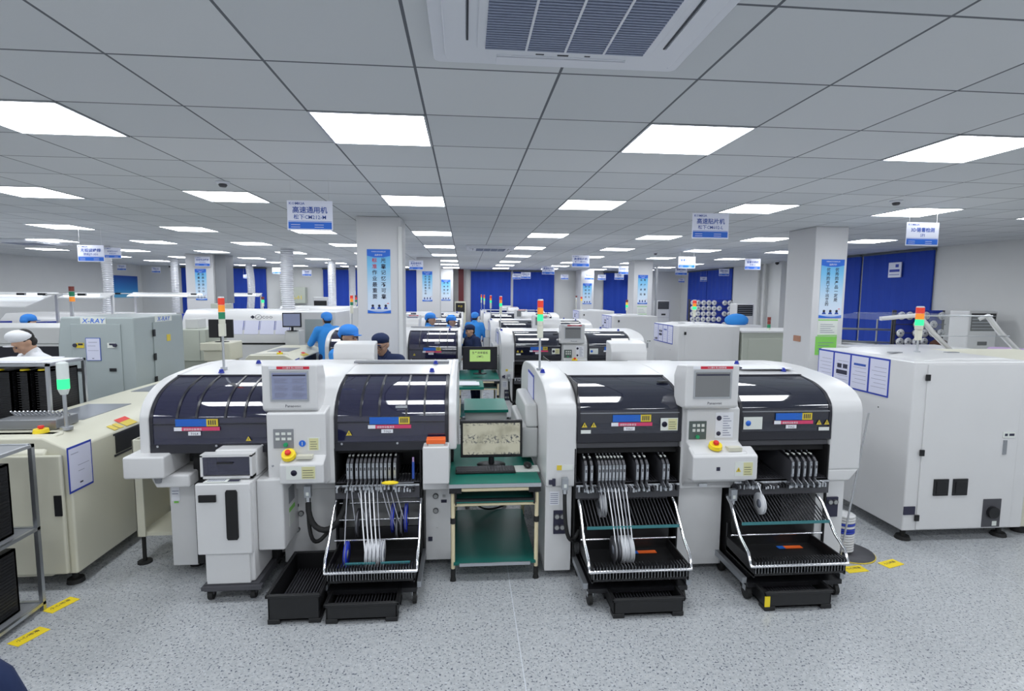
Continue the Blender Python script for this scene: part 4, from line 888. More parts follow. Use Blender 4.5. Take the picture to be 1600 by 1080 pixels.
# ------------------------------------------------------------------ white inspection cabinets at the right ends of the rows
def aoi(label, dy, grp, detail=True, w_=1.08, d=1.17):
    r = thing('inspection_machine', label, 'machine', (3.60, 4.05 + dy, 0), 0, grp)
    MB().box(0, 0, .10, w_, d, 1.51).prism([(.06, 1.5), (.3, 1.53), (w_ - .2, 1.53), (w_ - .06, 1.5)], .08, d - .08, 'y').build('body', 'white', r, .012)
    dr = box(.115, -.008, .115, w_ - .12, .0, 1.49).build('front_door', 'white', r, .003)
    for z in (1.36, .74, .19): box(.095, -.02, z, .13, -.008, z + .05).build('hinge', 'black', dr)
    for x in (.24, .41): MB().box(x, -.018, .40, x + .13, -.008, .54).box(x + .02, -.022, .42, x + .11, -.018, .52).build('cup_handle', 'black', dr, .004)
    MB().use('ink').box(.0, -.006, .24, .10, .0, .31).build('front_socket', None, r)
    MB().use('darkgrey').box(.70, -.014, .12, .86, -.006, .36).use('black').cyl((.78, -.014, .25), (.78, -.04, .25), .05).use('stickerwhite').box(.79, -.016, .13, .83, -.013, .17).build('rotary_switch', None, dr)
    MB().use('brushed').box(.83, -.016, .74, .86, -.008, .86).use('stickerwhite').box(.82, -.012, .88, .93, -.009, .93).use('ink').box(.835, -.013, .895, .86, -.0125, .915).box(.875, -.013, .895, .92, -.0125, .915).build('door_lock', None, dr)
    n = 4
    for i in range(n):
        y = .25 + i * .235
        m = MB().use('frameblue').box(-.004, y, 1.17, 0, y + .235, 1.50).use('paper').box(-.006, y + .012, 1.185, -.004, y + .223, 1.485).use('inkgrey')
        for k in range(6): m.box(-.0065, y + .03, 1.24 + k * .035, -.006, y + .20 - .03 * (k % 2), 1.243 + k * .035)
        if i == 2: m.use('ink').box(-.007, y + .04, 1.29, -.006, y + .19, 1.33).box(-.007, y + .04, 1.35, -.006, y + .10, 1.39).box(-.007, y + .12, 1.35, -.006, y + .18, 1.39)
        if i == 3: m.use('ink').box(-.007, y + .04, 1.2, -.006, y + .1, 1.24).box(-.007, y + .12, 1.2, -.006, y + .17, 1.23)
        if i == 1: m.use('inkblue').box(-.007, y + .04, 1.40, -.006, y + .19, 1.42)
        m.build('notice_sheet', None, r)
    box(-.004, .60, .70, 0, .78, .83).build('side_slot', 'black', r)
    MB().cyl((-.002, .35, 1.07), (0, .35, 1.07), .006).build('screw', 'black', r)
    for x in (.08, w_ - .12):
        for y in (.08, d - .1): MB().cyl((x, y, 0), (x, y, .03), .06, .05).cyl((x, y, .03), (x, y, .11), .02).build('foot', 'rubber', r)
    if detail:
        sign_tower(r, .50, .55, 1.52, h=.42, r=.034)
        for x in (.2, .75): box(x, .5, 1.53, x + .12, .54, 1.536).build('lid_latch', 'midgrey', r)
    return r
a0 = aoi('white inspection machine with four blue-edged notices at the right edge', 0, 'white inspection machines')
for i, (dy, nm) in enumerate([(4.88, 'second'), (8.9, 'third'), (12.8, 'fourth')]):
    c = copy_tree(a0, skip=('signal_tower',) if i else ()); c.location.y += dy; c['label'] = 'white inspection machine at the right end of the %s row' % nm
r = thing('inspection_machine', 'cream machine cut by the right edge, with a yellow stop button', 'machine', (4.72, 4.1, 0), 0, 'white inspection machines')
box(0, 0, .08, 1.0, 1.1, 1.50).build('body', 'cream', r, .01); MB().use('yellow').box(.03, -.03, 1.28, .10, 0, 1.38).use('red').cyl((.065, -.03, 1.33), (.065, -.06, 1.33), .022).build('emergency_stop', None, r)
MB().cyl((.1, .1, 0), (.1, .1, .09), .05).build('foot', 'rubber', r)
r = thing('hooded_machine', 'machine with a clear acrylic hood on white arms, behind the right inspection machine', 'machine', (4.72, 5.35, 0))
box(0, 0, .05, 1.35, 1.2, 1.42).build('body', 'white', r, .01)
for x in (.0, .78): MB().tube([(x + .5, .02, 1.42), (x + .22, .02, 1.66), (x + .06, .02, 1.84), (x - .35 if x == 0 else x, .05, 1.80)], .028, 4).build('hood_arm', 'white', r)
MB().quad((.1, .0, 1.83), (.88, .0, 1.83), (1.25, .0, 1.45), (.48, .0, 1.45)).box(.06, .02, 1.83, .84, 1.0, 1.838).quad((-.3, .02, 1.78), (.06, .02, 1.83), (.06, 1.0, 1.83), (-.3, 1.0, 1.78)).build('acrylic_hood', 'acrylic', r)
MB().cyl((.06, .0, 1.835), (.88, .0, 1.835), .008).cyl((.3, 0, 1.62), (1.1, 0, 1.62), .005).build('hood_rail', 'alu', r)
r = thing('equipment_cabinet', 'grey-green cabinet right of the second-row inspection machine', 'cabinet', (4.72, 8.9, 0))
box(0, 0, .0, 1.3, .9, 1.40).build('body', 'greybeige', r, .01); box(.1, -.01, .1, 1.2, 0, 1.30).build('door', 'greybeige', r, .004); box(-.02, -.02, 1.40, 1.32, .92, 1.43).build('top_slab', 'white', r)
tower_thing('unlit signal tower on the grey-green cabinet', 5.35, 9.2, 1.43, 1.66, ['lampgreenoff', 'lampredoff', 'lampredoff'])
tower_thing('signal tower glowing green behind the third-row inspection machine', 4.1, 13.6, 1.53, 1.9, ['lampgreen', 'lampyellow', 'lampredoff'])
tower_thing('signal tower glowing amber in front of the far pillar poster', 3.75, 17.45, 1.50, 1.95, ['lampyellow', 'lampred'])
tower_thing('signal tower with a white lamp near the back wall, right of the blinds', 3.9, 19.0, 0.0, 1.98, ['lampclear', 'lampredoff'])
# ------------------------------------------------------------------ reel racks
def reel_rack(label, x0, y, z0, cols, rows, step, rad, where, grp, skip):
    r = thing('reel_rack', label, 'rack', (x0, y, 0)); w_ = cols * step
    box(-.02, .03, z0 - .08, w_ + .02, .05, z0 + rows * step + .02).build('backboard', 'frameblue', r)
    for x in (0, w_): box(x - .02, .02, 0, x + .02, .08, z0 + rows * step + .02).build('post', 'darkgrey', r)
    me = None
    for j in range(rows):
        MB().cyl((-.03, .0, z0 + (j + .5) * step), (w_ + .03, .0, z0 + (j + .5) * step), .006).build('hanging_rod', 'darkgrey', r)
        for i in range(cols):
            if (i, j) in skip: continue
            lab = 'white reel on the rack %s, %s from left, %s row down' % (where, ORD[i], ORD[rows - 1 - j])
            if me is None:
                m = MB().use('reel').lathe([(.0, -.035), (rad, -.035), (rad, -.03), (.0, -.03)], (0, 0, 0), 'y', 20).use('reelhub').lathe([(rad * .3, -.037), (rad * .3, -.036)], (0, 0, 0), 'y', 12)
                for k in range(3):
                    a = k * 2 * PI / 3 + .4; m.box(math.cos(a) * rad * .65 - .008, -.037, math.sin(a) * rad * .65 - .008, math.cos(a) * rad * .65 + .008, -.036, math.sin(a) * rad * .65 + .008)
                m.use('tapegrey').lathe([(rad * .8, -.03), (rad * .8, .01)], (0, 0, 0), 'y', 16)
                o = m.build('component_reel', None); me = o
            else: o = me.copy(); C.objects.link(o)
            o.location = (x0 + (i + .5) * step, y, z0 + (j + .5) * step); o.rotation_euler = (0, random.uniform(0, 2), 0); tag(o, lab, 'reel', grp)
reel_rack('dark reel rack in front of the near right blue blind', 7.66, 9.1, 1.0, 6, 5, .155, .073, 'by the near right blind', 'reels on the near right rack', {(4, 4), (1, 3), (1, 2), (0, 3), (5, 3), (4, 1), (4, 0), (5, 0), (5, 1)})
reel_rack('dark reel rack in front of the far right blue blind', 6.35, 15.0, 1.12, 8, 5, .155, .073, 'by the far right blind', 'reels on the far right rack', {(5, 4), (5, 2), (6, 1), (5, 0), (6, 3), (4, 0), (2, 0)})
o = MB().ball((0, 0, 0), (.16, .12, .11)).build('cloth_bundle', 'brown', loc=(8.2, 8.75, 1.2)); tag(o, 'brown cloth bundle at the foot of the near reel rack', 'bundle')
r = thing('storage_shelf', 'dark shelf carrying the reels and bundle under the near right blind', 'shelf', (6.6, 8.6, 0)); box(0, 0, 1.02, 2.0, .35, 1.06).build('shelf_board', 'darkgrey', r)
for x in (.03, 1.97): box(x - .02, .02, 0, x + .02, .06, 1.02).build('leg', 'darkgrey', r)
r = thing('pipe_rail', 'grey pipe rail in front of the near right blue blind', 'rail', (6.7, 9.4, 0))
MB().cyl((0, 0, 1.45), (1.3, 0, 1.42), .02).cyl((0, 0, 1.22), (1.3, 0, 1.18), .02).build('rail_bar', 'brushed', r)
for x in (.15, .85): MB().cyl((x, 0, 0), (x, 0, 1.62), .015).build('post', 'brushed', r)
o = MB().lathe([(.12, 0), (.16, .16), (.19, .2), (.17, .23), (.14, .2)], (0, 0, 0), 'z', 18).build('plastic_bag', 'purple', loc=(6.45, 5.95, 1.20)); tag(o, 'purple plastic bag at the right edge behind the acrylic hood', 'bag')
r = thing('side_table', 'low table holding the purple bag at the right edge', 'table', (6.2, 5.75, 0)); box(0, 0, 1.17, .6, .5, 1.20).build('table_top', 'white2', r)
for x in (.03, .57):
    for y in (.03, .47): box(x - .02, y - .02, 0, x + .02, y + .02, 1.17).build('leg', 'alu', r)
def floor_ac(label, x, y, first=[]):
    if first: c = copy_tree(first[0]); c.location = (x, y, 0); c['label'] = label; return
    r = thing('floor_air_conditioner', label, 'air conditioner', (x, y, 0), 0, 'tall air conditioners along the right wall'); first.append(r)
    box(0, 0, 0, .5, .36, 1.82).build('body', 'white', r, .02); box(.04, -.008, 1.50, .46, 0, 1.78).build('grille', 'black', r)
    m = MB()
    for i in range(5): m.box(.05, -.012, 1.53 + i * .05, .45, -.008, 1.545 + i * .05)
    m.build('louvre', 'midgrey', r); box(.18, -.006, 1.27, .34, 0, 1.33).build('display', 'black', r); box(.02, -.004, 1.18, .48, 0, 1.184).build('panel_gap', 'midgrey', r)
floor_ac('tall white air conditioner by the near right wall', 7.97, 8.0); floor_ac('tall white air conditioner right of the far reel rack', 7.15, 13.9); floor_ac('tall white air conditioner left of the far reel rack', 7.15, 19.9)
o = MB().ball((0, 0, 0), (.28, .2, .16)).build('blue_bundle', 'gown', loc=(6.35, 12.3, 1.45)); tag(o, 'blue cloth bundle on top of a far cabinet, right', 'bundle')
r = thing('equipment_cabinet', 'white cabinet under the blue cloth bundle, right background', 'cabinet', (5.9, 12.0, 0)); box(0, 0, 0, .9, .6, 1.35).build('body', 'white', r, .01)
# spool stack with rod on round plate
r = thing('spool_stand', 'white and blue wound spool on a dark round plate, right of the machines', 'spool', (3.03, 3.92, 0))
MB().use('darkgrey').lathe([(.19, 0), (.19, .012), (0.0, .014)], (0, 0, 0), 'z', 28).use('labelyellow').lathe([(.196, 0), (.196, .008), (.188, .008)], (0, 0, 0), 'z', 28).build('base_plate', None, r)
m = MB()
for i in range(14): m.use('frameblue' if i in (7, 8, 10) else 'white').lathe([(.068, .03 + i * .021), (.076, .035 + i * .021), (.076, .045 + i * .021), (.068, .05 + i * .021)], (-.04, 0, 0), 'z', 20)
m.build('wound_spool', None, r)
o = MB().cyl((0, 0, 0), (.15, .0, 1.14), .007).build('metal_rod', 'steel', loc=(2.885, 3.80, 0.015)); tag(o, 'thin metal rod leaning beside the white inspection machine', 'rod')
# floor stickers
def sticker(label, x, y, rz):
    m = MB().use('yellow').box(-.085, -.045, 0, .085, .045, .002).use('ink').text('小心地滑', 0, 0, .0025, .03, face='z')
    m.v = [(a, b, c) for a, b, c in m.v]; o = m.build('floor_sticker', None, loc=(x, y, .001)); o.rotation_euler = (0, 0, rz); tag(o, label, 'sticker', 'yellow floor stickers')
sticker('yellow floor sticker by the far post of the left rack', -2.60, 3.58, 1.2); sticker('yellow floor sticker at the left edge of the frame', -2.55, 3.25, 1.2)
sticker('yellow floor sticker below the white spool', 2.90, 3.66, .1); sticker('yellow floor sticker right of the white spool', 3.24, 3.72, .3)

# ------------------------------------------------------------------ hanging signs
def sign(label, x, y, z, w_, title, sub, brand=True, rz=0):
    h = w_ * .66
    r = thing('hanging_sign', label, 'sign', (x, y, z), rz, 'hanging line signs')
    MB().box(-w_ / 2, 0, 0, w_ / 2, .004, h).build('sign_board', 'signwhite', r)
    m = MB().use('signblue').box(-w_ / 2 + .008, -.001, .012, w_ / 2 - .008, 0, h * .28).box(-w_ / 2 + .008, -.001, h * .30, w_ / 2 - .008, 0, h * .315)
    m.use('paperwhite')
    for i in range(2):
        m.box(-w_ * .42, -.002, h * (.10 + .08 * i), -w_ * .22, -.001, h * (.115 + .08 * i)); m.box(w_ * .1, -.002, h * (.10 + .08 * i), w_ * .3, -.001, h * (.115 + .08 * i))
    m.build('sign_band', None, r)
    m = MB().use('inkblue')
    if brand: m.text('KOMKIA', -w_ * .46, -.002, h * .86, h * .12, 'LEFT', sx=1.15)
    m.text(title, 0, -.002, h * .60, bold=.014, size=min(h * .235, w_ * .84 / max(1, len(title)))); m.text(sub, 0, -.002, h * .385, h * .18)
    m.build('lettering', None, r)
    s = MB()
    for k in (-1, 1): s.cyl((k * w_ * .42, .002, h), (k * w_ * .42, .002, CEIL - z), .0012, n=4)
    s.build('hanging_string', 'white', r)
K = .37 / .45
def S_(label, px0, py, d, w_, title, sub, **k): sign(label, px0, py, d, w_, title, sub, **k)
sign('hanging sign CM212-M above the left foreground machine', -1.26, 4.64, 2.53, .36, '高速通用机', '松下CM212-M')
sign('hanging sign CM602-L above the right foreground machine', 2.40, 5.25, 2.585, .37, '高速贴片机', '松下CM602-L')
sign('hanging sign 3D SPI at the upper right edge', 4.84, 5.48, 2.575, .37, '3D锡膏检测', 'SPI')
SG = [(-5.55, 8.7, 2.45, .37, '无铅波峰焊', '劲拓JT-350', 'hanging sign left of the twin ducts'), (-6.75, 11.2, 2.64, .31, '在线式X-RAY', 'XG5200', 'hanging sign right of the twin ducts, higher one'),
      (-11.2, 19.0, 2.68, .28, '首件检测', 'FAI', 'small sign over the blue wall poster'), (-10.4, 19.5, 2.63, .28, '维修工位', 'RE-01', 'small sign right of the blue wall poster'),
      (-6.52, 14.3, 2.64, .36, '选择性波峰焊', 'Selective', 'hanging sign in front of the far left pillar'), (-6.05, 18.3, 2.60, .30, '回流焊', 'HELLER', 'left of two small signs over the grey wall box'),
      (-5.2, 18.6, 2.55, .30, '回流焊', 'HELLER', 'right of two small signs over the grey wall box'), (-7.9, 20.6, 2.5, .2, '接驳台', 'JB', 'tiny sign on the left blue blind'),
      (-1.26, 15.2 - .9, 2.62, .36, '高速通用机', '松下CM212', 'hanging sign before the middle back pillar'), (2.42, 11.4, 2.60, .37, '高速贴片机', '松下CM602-L', 'hanging sign above the third-row right machine'),
      (2.42, 15.9, 2.60, .37, '高速贴片机', '松下CM602', 'hanging sign above the fourth-row right machine'), (2.28, 20.6, 2.60, .36, '高速贴片机', '松下CM402', 'right of two small signs on the centre blinds'), (1.95, 20.8, 2.58, .32, '高速贴片机', 'CM402', 'left of two small signs on the centre blinds'),
      (3.78, 20.7, 2.58, .30, '炉前AOI', 'ALD', 'small sign right of the centre blinds'), (4.62, 20.2, 2.57, .36, '炉后检测', 'AOI', 'hanging sign over the far right pillar poster'), (5.25, 20.8, 2.58, .32, '炉前AOI', 'ALD', 'small sign right of the far pillar poster'),
      (5.85, 20.5, 2.60, .36, '回流焊', 'HELLER', 'hanging sign on the far right-hand back blind, lower'), (4.66, 15.8, 2.62, .36, '3D锡膏检测', 'SPI', 'hanging sign left of the mid right pillar'), (6.30, 15.6, 2.61, .36, '锡膏印刷机', 'GKG', 'hanging sign right of the mid right pillar, lower'),
      (4.70, 11.35, 2.60, .37, '锡膏检测仪', 'SPI', 'hanging sign right of the mid right pillar, higher'), (7.8, 16.0, 2.62, .32, '锡膏印刷机', 'GKG-G5', 'hanging sign over the far right blue blind'), (6.3, 11.6, 2.60, .36, '锡膏印刷机', '凯格G5', 'hanging sign left of the near right pillar'),
      (8.1, 20.0, 2.5, .24, '上板机', 'LD', 'tiny sign on the far right blind, left one'), (8.15, 18.2, 2.5, .24, '上板机', 'LD', 'tiny sign on the far right blind, right one'), (6.55, 20.9, 2.58, .32, '印刷机', 'GKG', 'small sign in the gap right of the mid pillar')]
for x, y, z, w_, a, b, lab in SG: sign(lab, x, y, z, w_, a, b)
r = thing('wall_notice', 'pale rectangular notice pinned on the near right blue blind', 'notice', (8.60, 10.35, 2.42)); box(0, -.16, 0, .02, .16, .30).build('notice_sheet', 'signwhite', r)
MB().use('frameblue').box(-.002, -.13, .05, 0, .13, .06).box(-.002, -.13, .11, 0, .13, .16).box(-.002, -.1, .2, 0, -.02, .26).build('printing', None, r)

# ------------------------------------------------------------------ pillar posters
def poster(label, x, y, z, w_, h, right, left, red=0):
    r = thing('slogan_poster', label, 'poster', (x, y, z), 0, 'blue slogan posters on the pillars'); s = h / .78
    o = MB().box(-w_ / 2, -.006, 0, w_ / 2, 0, h).build('poster_sheet', 'poster', r); o.scale = (1, 1, 1)
    m = MB().use('signblue').box(-w_ / 2, -.008, h * .93, w_ / 2, -.006, h).prism([(-w_ / 2, h * .93), (w_ / 2, h * .93), (w_ / 2, h * .90), (w_ * .2, h * .875), (-w_ * .2, h * .875), (-w_ / 2, h * .90)], -.008, -.006, 'y')
    m.prism([(-w_ / 2, 0), (w_ / 2, 0), (w_ / 2, h * .05), (w_ * .1, h * .018), (-w_ * .1, h * .018), (-w_ / 2, h * .05)], -.008, -.006, 'y')
    m.use('paperwhite').text('品质方针', 0, -.009, h * .90, w_ * .085).text('科美佳电子科技有限公司', 0, -.009, h * .955, w_ * .055)
    m.build('poster_header', None, r)
    m = MB(); n = max(len(right), len(left)); st = h * .66 / n; sz = min(st * .95, w_ * .22)
    for k, t in enumerate(right): m.use('ink').text(t, w_ * .2, -.0075, h * .80 - k * st, sz, bold=.014)
    for k, t in enumerate(left): m.use('inkred' if k < red else 'ink').text(t, -w_ * .18, -.0075, h * .80 - k * st, sz, bold=.014)
    m.build('lettering', None, r)
    m = MB().use('signblue')
    for dx in (-.28, 0, .28): m.use('inkblue').prism([(w_ * (dx - .09), h * .065), (w_ * (dx + .09), h * .065), (w_ * (dx + .05), h * .10), (w_ * (dx - .05), h * .10)], -.009, -.007, 'y').use('ink').cyl((w_ * dx, -.007, h * .118), (w_ * dx, -.009, h * .118), w_ * .055, n=12)
    m.use('red').prism([(w_ * .32, h * .15), (w_ * .44, h * .15), (w_ * .38, h * .165)], -.009, -.007, 'y')
    m.build('cartoon_figures', None, r)
poster('tall blue slogan poster on the left foreground pillar', -1.055, 6.85, 1.775, .28, .78, '光靠记忆不可靠', '标准作业最重要', 2)
poster('tall blue slogan poster on the right foreground pillar', 4.89, 6.95, 1.74, .32, .78, '优秀的产品一定是', '优秀的员工干出来的')
poster('blue slogan poster on the far left pillar', -6.62, 14.4, 1.80, .27, .78, '品质在我心中', '质量在我手中')
poster('blue slogan poster on the middle back pillar', -.99, 14.5, 1.81, .26, .78, '品质是企业', '未来的根本生命')
poster('blue slogan poster on the farthest pillar left of centre', -.72, 20.6, 1.75, .34, .78, '效率提升', '成本降低')
poster('blue slogan poster on the mid right pillar', 4.78, 14.45, 1.78, .27, .78, '客户满意', '追求卓越')
poster('blue slogan poster on the farthest pillar right of centre', 4.60, 20.4, 1.66, .34, .78, '全员参与', '持续改进')
def notice(label, x, y, z, w_, h, head, body, lines):
    r = thing('pillar_notice', label, 'notice', (x, y, z)); MB().use(body).box(0, -.004, 0, w_, 0, h).use(head).box(0, -.006, h * .93, w_, -.004, h).box(0, -.006, 0, w_, -.004, h * .05).build('notice_sheet', None, r)
    m = MB().use('inkgrey')
    for i in range(lines): m.box(w_ * .12, -.007, h * (.2 + .6 * i / lines), w_ * (.85 - .1 * (i % 3)), -.0065, h * (.225 + .6 * i / lines))
    m.build('printing', None, r)
notice('white notice with green edges under the right pillar poster', 4.73, 6.95, 1.50, .28, .22, 'stickergreen', 'stickerwhite', 5)
notice('plain green notice low on the right pillar', 4.71, 6.95, 1.24, .30, .25, 'stickergreen', 'stickergreen', 4)
notice('green-edged notice under the mid right pillar poster', 4.64, 14.45, 1.50, .27, .22, 'stickergreen', 'stickerwhite', 3)
o = box(0, 0, 0, .005, .16, .08).build('copper_plate', 'copper', loc=(4.622, 7.15, 1.40)); tag(o, 'small copper-coloured plate on the side of the right pillar', 'plate')

# ------------------------------------------------------------------ ceiling units
def cassette(label, x, y, first=[]):
    if first: c = copy_tree(first[0]); c.location = (x, y, CEIL); c['label'] = label; return
    r = thing('ceiling_air_conditioner', label, 'air conditioner', (x, y, CEIL), 0, 'ceiling cassette air conditioners'); first.append(r)
    def rr(a, k): return [(s * (a - k) + (s * k * math.cos(t)) , q * (a - k) + q * k * math.sin(t)) for s, q, ts in ((1, 1, (0, .4, .8, 1.2, PI / 2)), (-1, 1, (PI / 2, 1.2, .8, .4, 0)), (-1, -1, (0, .4, .8, 1.2, PI / 2)), (1, -1, (PI / 2, 1.2, .8, .4, 0))) for t in ts]
    MB().prism(rr(.475, .03), -.035, -.0, 'z').prism(rr(.43, .05), -.05, -.03, 'z').build('fascia', 'acwhite', r, .006)
    MB().prism(rr(.315, .03), -.056, -.045, 'z').build('grille_frame', 'acwhite', r, .003)
    g = MB().box(-.285, -.285, -.057, .285, .285, -.054).build('grille', 'acgap', r)
    m = MB()
    for i in range(34): m.box(-.285, -.28 + i * .0168, -.061, .285, -.271 + i * .0168, -.057)
    m.build('grille_slats', 'acgrille', g)
    m = MB()
    for x_ in (-.14, .0, .14): m.box(x_ - .004, -.285, -.0625, x_ + .004, .285, -.058)
    m.build('grille_bars', 'acwhite', g)
    for k in range(4):
        lo = MB().use('acgap' if k else 'acwhite').box(-.24, .345, -.053, .24, .352, -.049).use('acwhite').box(-.24, .355, -.056, .24, .42, -.05).build('louvre_flap', None, r); lo.rotation_euler = (0, 0, k * PI / 2)
    MB().use('acgap').box(-.02, .315, -.055, .02, .328, -.05).box(-.1, .318, -.055, -.07, .325, -.05).box(.08, .318, -.055, .10, .325, -.05).build('sensor_strip', None, r)
    MB().use('acgrille').box(.40, .40, -.042, .43, .42, -.034).build('brand_mark', None, r)
cassette('large white ceiling air conditioner cut by the top edge', .355, 1.735); cassette('ceiling air conditioner far down the centre aisle', .50, 11.0); cassette('ceiling air conditioner at the far left', -8.3, 11.3)
for i, (x, y, lab) in enumerate([(-2.04, 4.9, 'smoke detector left of the CM212-M sign'), (4.12, 5.0, 'smoke detector left of the 3D SPI sign'), (4.15, 11.75, 'smoke detector far over the right machines')]):
    r = thing('smoke_detector', 'round ' + lab, 'smoke detector', (x, y, CEIL), 0, 'ceiling smoke detectors')
    MB().lathe([(.055, 0), (.055, -.015), (.04, -.02)], (0, 0, 0), 'z', 18).build('base', 'acwhite', r); MB().lathe([(.03, -.02), (.035, -.03), (.025, -.045), (0.001, -.047)], (0, 0, 0), 'z', 14).build('sensor_head', 'darkgrey', r)
r = thing('security_camera', 'small dark dome camera at the right wall corner', 'camera', (8.25, 13.95, CEIL)); MB().lathe([(.06, 0), (.06, -.03), (.05, -.03)], (0, 0, 0), 'z', 16).build('mount', 'acwhite', r); MB().ball((0, 0, -.05), .05).build('dome', 'black', r)
r = thing('security_camera', 'small dark dome camera at the far left wall corner', 'camera', (-10.6, 20.8, CEIL)); MB().lathe([(.06, 0), (.06, -.03), (.05, -.03)], (0, 0, 0), 'z', 16).build('mount', 'acwhite', r); MB().ball((0, 0, -.05), .05).build('dome', 'black', r)
# papers on the right machine deck
o = MB().quad((-.22, -.11, .004), (.22, -.11, .004), (.20, .13, .004), (-.20, .13, .004)).box(-.22, -.11, 0, .22, .12, .003).build('paper_sheet', 'paperwhite', loc=(2.47, 4.33, 1.432)); tag(o, 'white sheet of paper on top of the right machine', 'paper')
o = MB().box(-.006, -.09, 0, .006, .09, .01).build('pen', 'ink', loc=(2.25, 4.33, 1.436)); tag(o, 'dark pen on the sheet of paper, right machine top', 'pen')

r = thing('office_chair', 'navy fabric chair back just showing in the bottom left corner', 'chair', (-1.57, 1.60, 0), 0)
MB().prism([(-.22, .55), (.26, .55), (.29, .84), (.25, .93), (.18, .985), (-.16, 1.0), (-.22, .92)], -.03, .03, 'y').build('backrest', 'navy', r, .02)
MB().prism([(-.22, .02), (.22, .02), (.22, .44), (-.22, .44)], .42, .49, 'z').build('seat', 'navy', r, .02)
MB().box(-.02, .03, .2, .02, .05, .7).cyl((0, .22, .08), (0, .22, .42), .025).box(-.02, .03, .38, .02, .24, .42).build('stem', 'black', r)
for k in range(5):
    a = k * 2 * PI / 5; MB().cyl((0, .22, .09), (.26 * math.cos(a), .22 + .26 * math.sin(a), .06), .018, .014).cyl((.26 * math.cos(a), .22 + .26 * math.sin(a) - .01, .03), (.26 * math.cos(a), .22 + .26 * math.sin(a) + .01, .03), .03).build('leg', 'black', r)

